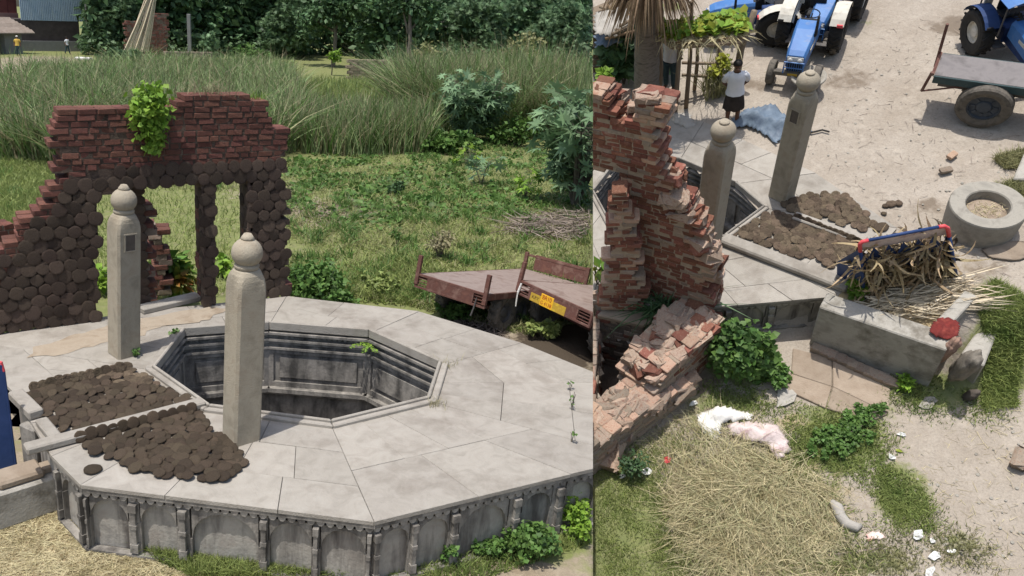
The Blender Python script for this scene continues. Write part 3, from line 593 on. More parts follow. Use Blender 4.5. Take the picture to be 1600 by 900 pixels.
# ------------------------------------------------------------------ dung cakes drying on the platform
def curb(P, w, h, z, mat='stone', name='curb', parent=None, bev=.02):
    b = MB(); d = (P[1]-P[0]); n = Vector((-d.y, d.x, 0)).normalized()*w/2; b.prism(sorted_ccw([P[0]-n, P[1]-n, P[1]+n, P[0]+n]), z, z+h); return b.o(name, mat, parent, bev=bev)
tag(curb([lp(40, 708, ZP), lp(318, 634, ZP)], .2, .1, ZP+.003), 'long stone curb dividing the two drying beds', 'curb')
tag(curb([lp(25, 622, ZP), lp(58, 655, ZP)], .2, .13, ZP+.003), 'short moulded curb stone at the outer end of the far bed', 'curb')
tag(curb([lp(65, 662, ZP), lp(88, 690, ZP)], .16, .09, ZP+.003), 'short chipped curb stone nearest the dividing curb', 'curb')
def bed(poly, sp, plot, z, grp, lab, mats=CAKE, rad=.086, rows=None, single=True, joint=None, tiltmax=.4, lim=999):
    W = [plot.p(*q, z) for q in poly]; P2 = [(p.x, p.y) for p in W]; x0, x1 = min(p[0] for p in P2), max(p[0] for p in P2); y0, y1 = min(p[1] for p in P2), max(p[1] for p in P2)
    y = y0; k = 0; items = []; rowdir = R(-20)
    while y < y1:
        x = x0+(k % 2)*sp*.5
        while x < x1:
            xx_, yy_ = x+random.uniform(-.3, .3)*sp, y+random.uniform(-.3, .3)*sp
            if inpoly(xx_, yy_, P2):
                r_ = rad*random.uniform(.85, 1.12); ti = random.random()**1.6*tiltmax
                items.append((random.choice(mats), Matrix.Translation((xx_, yy_, z+.006+random.random()*.03+r_*math.sin(ti)*.5))@Matrix.Rotation(rowdir+random.gauss(0, .5), 4, 'Z')@Matrix.Rotation(ti, 4, 'X')@Matrix.Rotation(random.random()*6.28, 4, 'Z')@Matrix.Diagonal((r_, r_, r_*1.15, 1))))
            x += sp
        y += sp*.86; k += 1
    for line, nn, lean in (rows or []):
        a, b_ = plot.p(*line[0], z), plot.p(*line[1], z)
        for i in range(nn):
            r_ = rad*random.uniform(.9, 1.1); d = (b_-a).normalized(); items.append((random.choice(mats), Matrix.Translation(a.lerp(b_, (i+.5)/nn)+Vector((0, 0, r_*.85)))@Matrix.Rotation(math.atan2(d.y, d.x), 4, 'Z')@Matrix.Rotation(R(72)+random.uniform(-.15, .15), 4, 'X')@Matrix.Diagonal((r_, r_, r_*1.2, 1))))
    return items
A1 = bed([(36, 626), (50, 614), (204, 580), (312, 630), (150, 668), (98, 680)], .136, L, ZP, '', '', rows=[(((48, 612), (205, 578)), 13, 1)])
A2 = bed([(120, 698), (200, 676), (312, 642), (345, 680), (382, 722), (352, 758), (300, 752), (215, 738), (180, 722)], .126, L, ZP, '', '', rows=[(((118, 692), (306, 643)), 12, 1)])
A2 += [(CAKE[0], Matrix.Translation(lp(145, 735, ZP)+Vector((0, 0, .004)))@Matrix.Diagonal((.11, .11, .13, 1)))]
print('cakes', len(A1), len(A2), nc)
for items, lab, grp in ((A1, 'dung cake drying in the far bed beside the well', 'dung cakes in the far drying bed'), (A2, 'dung cake drying in the near bed on the platform edge', 'dung cakes in the near drying bed')):
    lim = len(A2) if items is A2 else max(0, 300-len(A2))
    if len(items) > max(lim, 0): tag(joinstuff('dung_cakes', items[max(lim, 0):], None), 'remaining dung cakes at the back of the far bed', 'dung cakes')
    items_ = items[:lim]
    for me, mx in items_:
        o = obj('dung_cake', me); o.matrix_basis = mx; tag(o, lab, 'dung cake', grp)
# film of trodden earth before the gateway
def earthfilm(label, poly, plot, z, mat, seed, jit=.12):
    rg = random.Random(seed); W = [plot.p(*q, z) for q in poly]; Q = []
    for i in range(len(W)):
        a, b_ = W[i], W[(i+1) % len(W)]; m = max(2, int((b_-a).length/.12))
        for j in range(m): Q.append(a.lerp(b_, j/m)+Vector((rg.uniform(-jit, jit), rg.uniform(-jit, jit), 0))*.6)
    Q = sorted_ccw(Q); c = sum(Q, Vector())/len(Q); b = MB(); n = len(Q); b.add([c+Vector((0, 0, .012))]+[q+Vector((0, 0, .004)) for q in Q], [(0, 1+i, 1+(i+1) % n) for i in range(n)]); o = b.o('earth_film', mat); tag(o, label, 'earth'); o['kind'] = 'stuff'
M('trodden', [(.29, .235, .175), (.34, .285, .22), (.25, .195, .14)], 2.5, .95, .4, 30, .02)
earthfilm('trodden brown earth spread before the gateway', [(45, 560), (60, 540), (168, 508), (215, 498), (330, 480), (360, 482), (330, 498), (240, 512), (220, 528), (165, 535), (100, 552)], L, ZP, 'trodden', 3)
# trough wall, cage tip at the left edge
tw = thing('trough_wall', 'low cracked concrete trough wall at the left edge of the photo', 'low wall')
b = MB(); q = [lp(-60, 800), lp(-60, 860)]; a_, b_ = lp(-80, 858), lp(104, 795); d, n, ln = oriented(a_, b_); fbox(b, a_, d, n, 0, ln, 0, .52, -.45, 0); b.o('wall', 'concrete', tw, bev=.03)
b = MB(); fbox(b, a_, d, n, ln-.75, ln-.2, .52, .63, -.42, -.05); b.o('cap_stone', 'earthbrick', tw, bev=.03)
b = MB(); fbox(b, a_, d, n, ln-.22, ln-.04, .52, .62, -.3, -.12); b.o('loose_brick', 'earthbrick', tw, bev=.02)
b = MB(); c_ = lp(60, 705, .5); b.box(c_+Vector((0, .1, .0)), (.3, .4, .8), R(-30)); tag(b.o('stone_block', 'stonewall', bev=.02), 'rough stone support block under the end of the dividing curb', 'block')
cg = thing('blue_screen', 'blue sheet on a red tipped frame at the left edge', 'screen')
e0, e1 = lp(-30, 760, 0), lp(28, 752, 0); b = MB(); tp = L.wall(e0, e1); h_ = tp(12, 566)[1]; d, n, ln = oriented(e0, e1); fbox(b, e0, d, n, 0, ln-.02, .1, h_-.03, -.012, .012); b.o('sheet', 'bluedk', cg)
b = MB(); b.tube([e1, e1+Vector((-.01, 0, h_*.93))], .018, 8); b.o('frame_post', 'bluedk', cg); b = MB(); b.tube([e1+Vector((-.01, 0, h_*.93)), e1+Vector((-.03, 0, h_)), e1+Vector((-.12, 0, h_+.02)), e0+Vector((0, 0, h_+.02))], .02, 8); b.o('frame_top', 'red', cg)
# ------------------------------------------------------------------ vehicles: wheels and trailers
def wheel(parent, c, ax, rad, w, lug=0, tyre='rubber', rim='steel', spokes=0, rimr=.56):
    """c centre, ax outward axle direction (local to parent)"""
    q = Vector((0, 0, 1)).rotation_difference(Vector(ax)).to_matrix(); b = MB(); h = w/2; ri = rad*rimr
    b.lathe([(ri, -h*.8), (rad*.8, -h), (rad*.94, -h*.92), (rad, -h*.6), (rad, h*.6), (rad*.94, h*.92), (rad*.8, h), (ri, h*.8), (ri*.98, h*.5), (ri*.98, -h*.5)], 32, c, q)
    if lug:
        for i in range(lug):
            for sgn in (-1, 1):
                a = 2*math.pi*(i+(.5 if sgn > 0 else 0))/lug; mx = Matrix.Translation(c)@q.to_4x4()@Matrix.Rotation(a, 4, 'Z')@Matrix.Translation((rad*1.0, 0, sgn*h*.45))@Matrix.Rotation(sgn*.75, 4, 'X'); b.box(None, (rad*.085, rad*.075, h*1.1), mt=mx)
    t = b.o('tyre', tyre, parent); b = MB(); b.lathe([(ri, -h*.55), (ri, h*.62), (ri*.9, h*.66), (ri*.86, h*.3), (ri*.5, h*.22), (ri*.42, h*.5), (ri*.16, h*.55), (.002, h*.55)], 28, c, q)
    if spokes:
        for i in range(spokes): b.box(None, (ri*.3, ri*.16, h*.12), mt=Matrix.Translation(c)@q.to_4x4()@Matrix.Rotation(2*math.pi*i/spokes, 4, 'Z')@Matrix.Translation((ri*.68, 0, h*.33)))
    b.o('rim', rim, t); return t
def texto(txt, size, mat, parent, mx, name='lettering'):
    cu = bpy.data.curves.new('t', 'FONT'); cu.body = txt; cu.size = size; cu.extrude = .001; cu.align_x = 'CENTER'; cu.align_y = 'CENTER'
    to = bpy.data.objects.new('t', cu); COL.objects.link(to); bpy.context.view_layer.update(); me = bpy.data.meshes.new_from_object(to.evaluated_get(bpy.context.evaluated_depsgraph_get())); bpy.data.objects.remove(to)
    me.materials.clear(); me.materials.append(MATS[mat]); me.name = name; o = obj(name, me, parent); o.matrix_basis = mx; return o
def trailer(label, A, B, length, zb, plate=False, head=True, lean=0., wheelat=(1.1, 1.75), bedmat='rustbed', mat='rust', posts=(1, 1, 1, 1), bh=.3, wr=.42, tilt=0., yaw=0.):
    """A left and B right end of the tail edge at bed level; local x along the tail, y towards the drawbar"""
    d = B-A; wdt = math.hypot(d.x, d.y); rz = math.atan2(d.y, d.x)+R(yaw); t = thing('farm_trailer', label, 'trailer', 'flatbed farm trailers', (A.x, A.y, 0), rz)
    b = MB(); b.box((wdt/2, length/2, zb-.03), (wdt, length-.06, .05)); b.o('bed_plate', bedmat, t, bev=.006)
    b = MB()
    for x in (.35, wdt-.35): b.box((x, length/2, zb-.15), (.09, length-.2, .16))
    for k in range(5): b.box((wdt/2, .3+k*(length-.6)/4, zb-.1), (wdt-.1, .07, .07))
    b.o('chassis', mat, t)
    tb = MB(); e = wdt*.17; tb.box((wdt/2, -.0, zb-bh/2), (wdt-2*e, .05, bh)); tb.box((wdt/2, 0, zb-.02), (wdt, .056, .05)); tb.box((wdt/2, 0, zb-bh+.02), (wdt, .056, .045))
    for x in (.02, wdt-.02): tb.box((x, 0, zb-bh/2), (.05, .058, bh))
    tl = tb.o('tail_board', mat, t, bev=.004)
    for k in range(3): b = MB(); [b.box((x, 0, zb-.09-k*.065), (e-.05, .02, .016)) for x in (e/2+.01, wdt-e/2-.01)]; b.o('tail_grille', mat, tl)
    for i, (x, y) in enumerate(((.03, -.01), (wdt-.03, -.01), (.03, length-.05), (wdt-.03, length-.05))):
        if posts[i]: b = MB(); b.box((x, y, zb+.08), (.09, .07, .62 if i < 2 else .7)); b.o('post', mat, t, bev=.006)
    for x in (.02, wdt-.02): b = MB(); b.box((x, length/2, zb-.07), (.045, length-.1, .13)); b.o('side_rail', mat, t, bev=.004)
    if head: b = MB(); b.box((wdt/2+.1, length-.02, zb+.22), (wdt-.35, .035, .38)); b.box((wdt/2, length-.02, zb+.36), (wdt, .05, .05)); b.o('headboard', mat, t, bev=.005)
    for wy in ([wheelat[0]] if len(wheelat) == 1 else wheelat):
        b = MB(); b.tube([(.2, wy, wr), (wdt-.2, wy, wr)], .05, 8); b.o('axle', mat, t)
        for x, ax in ((.2, (-1, 0, 0)), (wdt-.2, (1, 0, 0))): wheel(t, (x, wy, wr), ax, wr, .24, 16, 'dusty', 'steel', 6)
    b = MB(); b.tube([(wdt/2-.35, length-.1, zb-.2), (wdt/2, length+1.0, zb-.35), (wdt/2+.35, length-.1, zb-.2)], .045, 6); b.o('drawbar', mat, t)
    if plate:
        xc = wdt*.43; mx = Matrix.Translation((xc, -.036, zb-.18))@Matrix.Rotation(R(90), 4, 'X')
        b = MB(); b.box((xc, -.03, zb-.18), (.36, .008, .25)); pl = b.o('number_plate', 'yellow', t, bev=.004)
        texto('BR10', .125, 'platetext', pl, Matrix.Translation((xc, -.0355, zb-.125))@Matrix.Rotation(R(90), 4, 'X')); texto('G 4138', .105, 'platetext', pl, Matrix.Translation((xc, -.0355, zb-.24))@Matrix.Rotation(R(90), 4, 'X'))
        b = MB(); b.box((xc-.32, -.028, zb-.215), (.3, .006, .17)); s = b.o('side_plate', 'yellowdirty', t); texto('K.P.Y', .09, 'black', s, Matrix.Translation((xc-.32, -.0325, zb-.21))@Matrix.Rotation(R(90), 4, 'X'))
        b = MB(); b.box((xc+.36, -.028, zb-.21), (.36, .006, .18)); b.o('side_plate', 'yellowdirty', t)
        b = MB(); b.tube([(.12, -.05, zb-.05), (.1, -.07, zb-.3), (.14, -.06, zb-.55)], [.02, .025, .012], 6); b.o('strap', 'sackwhite', t)
    else: b = MB(); b.tube([(wdt-.2, -.05, zb-.12), (wdt-.22, -.06, zb-.35), (wdt-.25, -.06, zb-.5)], [.012, .016, .02], 6); b.o('latch_chain', 'steel', t)
    if tilt: t.matrix_basis = t.matrix_basis@Matrix.Translation((0, wheelat[0], wr))@Matrix.Rotation(-R(tilt), 4, 'X')@Matrix.Translation((0, -wheelat[0], -wr))
    return t
ZB = 1.12
trailer('rusty flatbed trailer with two tail posts parked on the meadow', lp(647, 427, ZB), lp(772, 452, ZB), 4.6, .9, head=True, tilt=11, yaw=-14)
trailer('rusty flatbed trailer wearing a yellow number plate at its tail', lp(806, 436, ZB), lp(930, 487, ZB), 3.6, .95, tilt=11, yaw=-4, plate=True, posts=(1, 0, 0, 0), head=False, wheelat=(.8, 1.7))
# ------------------------------------------------------------------ plants of the meadow
def ppm(P, plot=L): # photo pixels per metre at a point
    c = plot.B.T@(np.array(P)-np.array([0, 0, plot.h])); return F/-c[2]
def bush(name, label, cat, P, r, n, ls, shape, mat, group=None, stems=5, shell=.45, droop=.3, upn=1.2, k=None):
    if shape == 'heart' and n > 50: n, ls = int(n*2.3), ls*.68
    t = thing(name, label, cat, group, P); c = Vector(P)
    m_ = min(28, max(4, n//6)); C, od = clumps((0, 0, r[2]*.9), (r[0]*.75, r[1]*.75, r[2]*.7), k or max(6, n//m_) if n > 40 else max(2, n//4), m_, min(r)*.45); C[:, 2] = np.abs(C[:, 2])+.02
    pl = PLOT[0]; C2 = C+np.array(c); kp = keepside(C2, 6); C, od = C[kp], od[kp]
    if len(C): leaves('foliage', C, ls, shape, mat, t, droop, upn, od, clip=False)
    b = MB()
    for i in range(stems):
        a = random.random()*6.28; q = Vector((math.cos(a)*r[0]*.55, math.sin(a)*r[1]*.55, r[2]*random.uniform(.9, 1.5))); b.tube([(0, 0, -.05), q*.5+Vector((0, 0, .05)), q], [.02*r[2]+.004, .013*r[2]+.003, .003], 5)
    b.o('stem', 'trunk', t); return t
def castor(label, P, h, n, ls, group='castor plants on the meadow', spread=.5, mat='leafcastor', nst=4):
    t = thing('castor_plant', label, 'plant', group, P); b = MB(); C, O = [], []
    for i in range(nst):
        a = 6.28*i/nst+random.random(); tip = Vector((math.cos(a)*h*spread*random.uniform(.4, 1), math.sin(a)*h*spread*random.uniform(.4, 1), h*random.uniform(.7, 1))); m = tip*.5+Vector((0, 0, h*.1)); b.tube([(0, 0, -.05), m, tip], [.02*h+.006, .014*h, .004], 6)
        for j in range(n//nst):
            f = random.uniform(.2, 1); base = (Vector((0, 0, 0)).lerp(m, f*2) if f < .5 else m.lerp(tip, f*2-1)); aa = random.random()*6.28; off = Vector((math.cos(aa), math.sin(aa), random.uniform(-.1, .7)))*ls*random.uniform(.5, 1.1); q = base+off
            b.tube([base, base+off*.55+Vector((0, 0, .05*ls)), q], [.006, .005, .004], 4, False); C.append(q); O.append(off.normalized())
    C = np.array(C); O = np.array(O); kp = keepside(C+np.array(P), 12); leaves('foliage', C[kp], ls, 'castor', mat, t, .35, 1.6, O[kp]*.6, clip=False); b.o('stem', 'trunk', t); return t
for i in range(4): pass
castor('large castor plant in front of the reeds', lp(735, 222), 3.2, 520, .62, spread=.5, nst=14)
castor('tall castor plant with broad leaves at the right edge of the meadow', lp(898, 322), 4.1, 560, .6, spread=.42, nst=13)
castor('small castor sapling beside the shady mid-meadow scrub', lp(752, 288), 1.1, 26, .42, nst=3)
castor('pale castor seedling left of the twig heap', lp(820, 310), 1.0, 22, .4, nst=3, mat='leaflime')
castor('low castor sprout between the large castor plant and the sapling', lp(728, 258), .8, 18, .36, nst=3, mat='leaflime')
bush('weed_bush', 'leafy dark green bush beside the platform back edge', 'bush', lp(492, 478), (.95, .75, .62), 950, .15, 'heart', 'leafbush')
bush('weed_bush', 'low leafy weed at the foot of the bush on the paving edge', 'bush', lp(530, 482, .3), (.5, .3, .22), 220, .12, 'heart', 'leafbush')
bush('croton_plant', 'glossy green and yellow croton seen through the wide gateway opening', 'plant', lp(272, 470), (.7, .5, .62), 420, .26, 'diamond', 'croton')
bush('croton_plant', 'lime leafy plant seen through the narrow gateway opening', 'plant', lp(350, 430), (.35, .3, .4), 120, .22, 'diamond', 'leaflime')
bush('croton_plant', 'small broad-leaved plant left of the niche pillar in the opening', 'plant', lp(160, 460), (.25, .25, .4), 80, .22, 'diamond', 'leaflime')
bush('scrub_patch', 'dark scrub patch below the large castor plant', 'scrub', lp(690, 238), (2.6, 1.2, .55), 900, .28, 'heart', 'leafbush')
bush('scrub_patch', 'reddish green scrub right of the large castor plant', 'scrub', lp(800, 228), (2.2, 1., .9), 700, .26, 'diamond', 'leafbush')
bush('scrub_patch', 'dark scrub clump left of the large castor plant', 'scrub', lp(668, 222), (1.4, 1., .5), 300, .26, 'heart', 'leaffar')
bush('weed_clump', 'tiny dark weed clump left of the sapling', 'weed', lp(622, 305), (.4, .35, .25), 90, .16, 'heart', 'leafdark')
bush('weed_clump', 'small grey green weed behind the platform edge', 'weed', lp(620, 385), (.2, .2, .3), 60, .1, 'diamond', 'leafbush')
bush('dry_shrub', 'brown feathery dry shrub behind the left trailer', 'shrub', lp(686, 405), (.45, .4, .5), 420, .1, 'diamond', 'reeddry', stems=14)
bush('weed_clump', 'lush green weeds around the left trailer wheels', 'weed', lp(590, 455), (.9, .6, .22), 420, .13, 'heart', 'grass')
bush('weed_clump', 'weeds growing along the platform edge before the trailers', 'weed', lp(705, 498), (.5, .35, .2), 200, .13, 'heart', 'leafbush')
bush('weed_clump', 'sprawling weeds in the shade under the plated trailer', 'weed', lp(850, 530), (.6, .3, .25), 160, .13, 'heart', 'grass')
bush('weed_bush', 'bright leafy weed bush at the foot of the right arcade', 'bush', lp(832, 870), (.5, .32, .27), 560, .085, 'heart', 'leafbush')
bush('weed_bush', 'yellow-green weed mound by the far right arcade bay', 'bush', lp(905, 838), (.35, .3, .3), 300, .08, 'heart', 'leaflime')
bush('weed_clump', 'low creeping weeds against the middle of the right arcade', 'weed', lp(765, 868), (.4, .2, .14), 240, .08, 'heart', 'leafbush')
bush('weed_sprig', 'thin leafy sprig at the front corner of the platform', 'weed', lp(705, 886), (.14, .12, .22), 60, .08, 'heart', 'leafbush')
bush('weed_clump', 'broad-leaved weeds left of the gateway foot', 'weed', lp(12, 548, .4), (.4, .3, .2), 110, .14, 'heart', 'leafbush')
bush('weed_sprig', 'tiny weed at the foot of the niche pillar', 'weed', lp(214, 557, ZP), (.09, .07, .07), 30, .06, 'heart', 'leafbush', stems=3)
bush('weed_sprig', 'tiny weed at the back corner of the well rim', 'weed', lp(275, 524, ZP), (.1, .08, .06), 26, .06, 'heart', 'leafbush', stems=3)
for i, (u, v, h) in enumerate(((893, 640, .22), (893, 690, .12), (890, 610, .08))): bush('weed_sprig', ['thin upright weed growing from a paving joint at right', 'small dry weed on the paving near the right edge', 'tiny weed at the far right paving joint'][i], 'weed', lp(u, v, ZP), (.06, .06, h), 9, .05, 'heart', 'leafbush', stems=3)
for i, (u, v, mm) in enumerate(((700, 570, 'reeddry'), (680, 632, 'reeddry'))): tag(strips('grass_tuft', np.array(lp(u, v, ZP))+rng.normal(size=(60, 3))*np.array([.08, .08, 0]), .12, .007, mm, 1.2), ['dry grass tuft at the right corner of the well rim', 'dry grass tuft at the lower right corner of the well rim'][i], 'weed')
def frond(label, P, n, ls, mat, nb):
    t = thing('fern_plant', label, 'fern', 'ferns growing in the well', P); k = 60
    for j in range(nb):
        a = 6.28*j/nb+random.random()*.6; d = np.array([math.cos(a), math.sin(a), .35]); s = np.linspace(.1, 1, 14); C = np.concatenate([np.array([d*x*ls*2.4-np.array([0, 0, x*x*ls*.9])]) for x in s]); C = np.repeat(C, 2, 0); side_ = np.cross(d, [0, 0, 1.]); od = np.tile(np.stack([side_, -side_]), (14, 1)); leaves('frond', C, ls*.42, 'diamond', mat, t, .1, 2.5, od*2, clip=False)
    return t
frond('fern growing from the lower ledge inside the well', lp(557, 652, ZP)+Vector((0, .35, -.45)), 60, .2, 'leafbush', 9)
C_e = (C_+D_)/2
frond('pale leafy fern on the back wall of the well', C_+Vector((-.05, -.12, -.18)), 40, .13, 'leaflime', 6)
# grass in the meadow
MEADOW = [(0, 260), (90, 260), (440, 255), (620, 215), (924, 235), (924, 500), (820, 525), (640, 480), (445, 462), (446, 300), (80, 300), (0, 360)]
def grassfield(name, label, poly, n, h, w, mat, lean=.8, plot=L, z=0.):
    P = pxpoly(plot, poly, n, z)
    if 'meadow' in name: q_ = noise2(P[:, 0], P[:, 1], .9, 21)+.6*noise2(P[:, 0], P[:, 1], 3.1, 22); P = P[q_+rng.random(n)*1.1 > .12]
    o = strips(name, P, h, w, mat, lean, segs=2); tag(o, label, 'grass'); o['kind'] = 'stuff'; return o
grassfield('meadow_grass', 'short green grass covering the meadow behind the stepwell', MEADOW, 30000, .15, .028, 'grass', 1.5)
grassfield('meadow_grass', 'duller tufted grass mixed across the meadow', MEADOW, 20000, .2, .025, 'grassdull', 1.5)
grassfield('meadow_grass', 'longer bright grass at the near edge of the meadow', [(445, 425), (640, 400), (700, 430), (640, 478), (560, 468), (450, 462)], 6000, .28, .025, 'grass', 1.)
grassfield('doorway_grass', 'grass seen through and behind the gateway', [(100, 300), (440, 280), (440, 460), (100, 470)], 6000, .2, .025, 'grass', 1.2)
grassfield('bank_grass', 'bright grass bank left of the gateway', [(0, 255), (95, 255), (80, 310), (40, 345), (0, 375)], 5000, .3, .03, 'grass', 1.2)
def tuftfield(n, poly, kmin, h, mat, w=.02, sp=.12):
    c = pxpoly(L, poly, n); P = np.repeat(c, kmin, 0)+rng.normal(size=(n*kmin, 3))*np.array([sp, sp, 0]); return P
o = strips('weed_tufts', tuftfield(220, MEADOW, 26, .3, 'grass'), .36, .03, 'leafbush', 1.2, segs=2); tag(o, 'scattered darker weed tufts in the meadow', 'weeds'); o['kind'] = 'stuff'
o = leaves('ground_weeds', (lambda P: P+np.array([0, 0, .1])*rng.random((len(P), 1)))(tuftfield(260, [(440, 250), (620, 210), (924, 225), (924, 330), (700, 340), (560, 360), (445, 320)], 30, .3, 'x', sp=.3)), .17, 'heart', 'leafbush', None, .2, 1.5); tag(o, 'low broad-leaved ground weeds across the upper meadow', 'weeds'); o['kind'] = 'stuff'
STRAWP = [(0, 835), (100, 800), (130, 830), (300, 872), (420, 900), (0, 900)]
o = strips('straw_litter', pxpoly(L, [(-10, 822), (100, 795), (130, 825), (300, 872), (480, 905), (-10, 905)], 6000, .02), np.full(6000, .0)+.05+.25*rng.random(6000), .008, 'straw', 1., d0=rdir(6000)*np.array([1, 1, .12]), bend=rdir(6000)*np.array([.3, .3, .05])); tag(o, 'dry straw litter on the ground before the platform', 'straw'); o['kind'] = 'stuff'
grassfield('verge_grass', 'green grass verge along the foot of the front arcade', [(185, 842), (300, 858), (420, 878), (575, 905), (300, 905), (250, 880)], 5200, .16, .012, 'grass', 1.)
grassfield('verge_grass', 'weedy grass along the foot of the right arcade', [(590, 905), (760, 862), (926, 825), (926, 850), (760, 905)], 2600, .12, .012, 'grass', 1.)
o = strips('twig_heap', pxpoly(L, [(785, 362), (830, 340), (926, 330), (926, 372), (840, 372)], 900, .05)+np.array([0, 0, .15])*rng.random((900, 1)), .3+.7*rng.random(900), .03, 'twig', 1., d0=rdir(900)*np.array([1, 1, .25]), bend=rdir(900)*np.array([.3, .3, .12])); tag(o, 'grey heap of dry twigs in the meadow', 'brushwood'); o['kind'] = 'stuff'
o = strips('dry_stalks', pxpoly(L, [(450, 320), (560, 315), (610, 340), (470, 350)], 350, .03), .2+.6*rng.random(350), .02, 'twig', 1., d0=rdir(350)*np.array([1, 1, .2]), bend=rdir(350)*.2); tag(o, 'thin scatter of dry stalks on the bare patch of meadow', 'brushwood'); o['kind'] = 'stuff'
o = strips('root_tangle', pxpoly(L, [(715, 500), (770, 505), (800, 530), (740, 525)], 300, .05), .1+.35*rng.random(300), .014, 'twig', 1., d0=rdir(300)*np.array([1, 1, .5]), bend=rdir(300)*.3); tag(o, 'brown root tangle in the shade under the trailers', 'brushwood'); o['kind'] = 'stuff'
# reeds
def reeds(label, poly, n, h, w=.05, lean=.95, mats=(('reed', .6), ('reeddry', .22), ('leafbush', .18))):
    for mt, fr in mats:
        k = int(n*fr); Q = pxpoly(L, poly, k); o = strips('reeds', Q, (lambda Q: h*(.95 if mt == 'reed' else 1.05)*(.6+.5*rng.random(k))*np.clip(1+.38*noise2(Q[:, 0], Q[:, 1], .55, 12)+.2*noise2(Q[:, 0], Q[:, 1], 1.9, 13), .35, 1.6))(Q), w, mt, lean, segs=3); tag(o, label+{'reeddry': ', dry pale stalks', 'leafbush': ', dark green undergrowth'}.get(mt, ''), 'reeds'); o['kind'] = 'stuff'
reeds('tall green reed bed behind the gateway', [(-10, 150), (90, 150), (250, 118), (440, 118), (470, 165), (470, 235), (420, 250), (90, 262), (-10, 250)], 27000, 2.5, .055)
reeds('tall reed bed at the right behind the castor plant', [(612, 165), (700, 158), (926, 160), (926, 222), (760, 212), (690, 205), (620, 190)], 23000, 3.9, .06)
reeds('reed clump in the middle of the meadow', [(470, 200), (560, 195), (680, 210), (670, 240), (560, 246), (470, 240)], 6500, 2.1, .045, .5)
reeds('low sedge between the reed beds', [(470, 130), (640, 128), (620, 195), (480, 195)], 7000, .9, .05, .5, (('grass', .8), ('reed', .2)))
reeds('fringe of reeds at the foot of the far wall', [(40, 118), (240, 100), (460, 108), (460, 125), (250, 128), (80, 150)], 6000, 1.6, .06)
# ------------------------------------------------------------------ far background
def tree(label, u, v, h, crown, tr, n, ls, mat='leaffar', group='trees behind the reed bed', shape='diamond', name='broadleaf_tree', gate=6):
    P = lp(u, v); t = thing(name, label, 'tree', group, P); b = MB(); Cs, Os = [], []
    b.tube([(0, 0, -.1), (.1*h*.2, 0, h*.3), (0, .05*h, h*.6)], [tr, tr*.8, tr*.5], 8)
    for (x, y, z, rx, ry, rz_) in crown:
        k = max(8, int(n*rx*rz_/sum(c[3]*c[5] for c in crown)/22)); C, od = clumps((x, y, z), (rx, ry, rz_), k, 22, min(rx, rz_)*.34); Cs.append(C); Os.append(od)
        b.tube([(0, .03*h, h*.35), (x*.6, y*.6, (z+h*.4)/2), (x, y, z)], [tr*.5, tr*.35, tr*.12], 6)
    b.o('trunk', 'trunk', t); C = np.concatenate(Cs); O = np.concatenate(Os); kp = (C[:, 2] > .1) & keepside(C+np.array(P), gate); leaves('crown', C[kp], ls, shape, mat, t, .3, 1.2, O[kp], clip=False); return t
# crown tuples: x, y, z, rx, ry, rz in metres
tree('dense broadleaf tree left of the leaning poles', 168, 86, 7, [(0, 0, 3.6, 2.8, 2, 2.4), (-1.2, 0, 1.6, 2., 1.5, 1.3), (1.5, .5, 5.2, 2.2, 2, 1.6)], .16, 2400, .55, shape='castor')
tree('tall dark tree behind the brick column', 262, 74, 11, [(0, 0, 5.5, 3.2, 2.5, 2.8), (-2, 1, 7.5, 3, 2.5, 2), (2, 1, 4, 2.4, 2, 2.)], .22, 2600, .6, 'leafdark')
tree('dark leafy tree between the two concrete posts', 335, 74, 9, [(0, 1, 6., 3.4, 2.5, 2.4), (0, 1.5, 3.4, 2.4, 1.2, 1.3)], .2, 1800, .6, 'leafdark')
tree('bushy tree right of the right concrete post', 446, 92, 7, [(0, 0, 3., 2.7, 2, 2.2), (1, 0, 5.3, 2.8, 2, 1.8), (-1.6, 0, 1.6, 1.8, 1.4, 1.3)], .18, 2600, .55, shape='castor')
tree('shady tree over the dark wall', 520, 105, 10, [(0, 0, 5.8, 3.2, 2.4, 2.2), (2, 0, 7, 3, 2.4, 2), (-2.2, .5, 4.5, 2, 2, 1.6)], .24, 2300, .55, 'leafdark')
tree('tree with a bare grey trunk above the far wall', 634, 118, 11, [(-1, 1, 7.5, 3.6, 2.5, 2.2), (1.6, 1, 6., 2.4, 2, 1.6)], .24, 1600, .55, 'leafdark')
tree('broad tree above the right reed bed', 745, 112, 9, [(0, 0, 4.4, 3.2, 2.4, 2.6), (1.5, .5, 6.6, 3, 2.4, 2), (-2, 0, 5.8, 2.4, 2, 2)], .2, 2800, .55, shape='castor')
tree('leafy tree at the right end of the reed bed', 860, 112, 9, [(0, 0, 4.2, 3.2, 2.4, 2.6), (1, .5, 6.4, 3, 2.4, 2), (-2.2, 0, 3.2, 2, 2, 1.8)], .2, 2800, .5, shape='castor')
tree('yellowish bush tree under the canopy right of the bare trunk', 668, 122, 4, [(0, 0, 2, 1.6, 1.2, 1.3)], .1, 500, .4, 'grassdull')
tree('olive bush tree left of the tree at the reed bed end', 815, 122, 4, [(0, 0, 2.6, 2., 1.4, 1.6)], .1, 700, .4, 'grassdull')
tree('small lime tree in the dark gap behind the sedge', 518, 118, 3, [(0, 0, 1.8, .7, .6, 1.)], .06, 160, .35, 'leaflime')
tree('leafy shrub in front of the leaning poles', 196, 106, 3, [(0, 0, .9, 2.4, .9, .7)], .06, 900, .45, shape='castor', name='leafy_shrub')
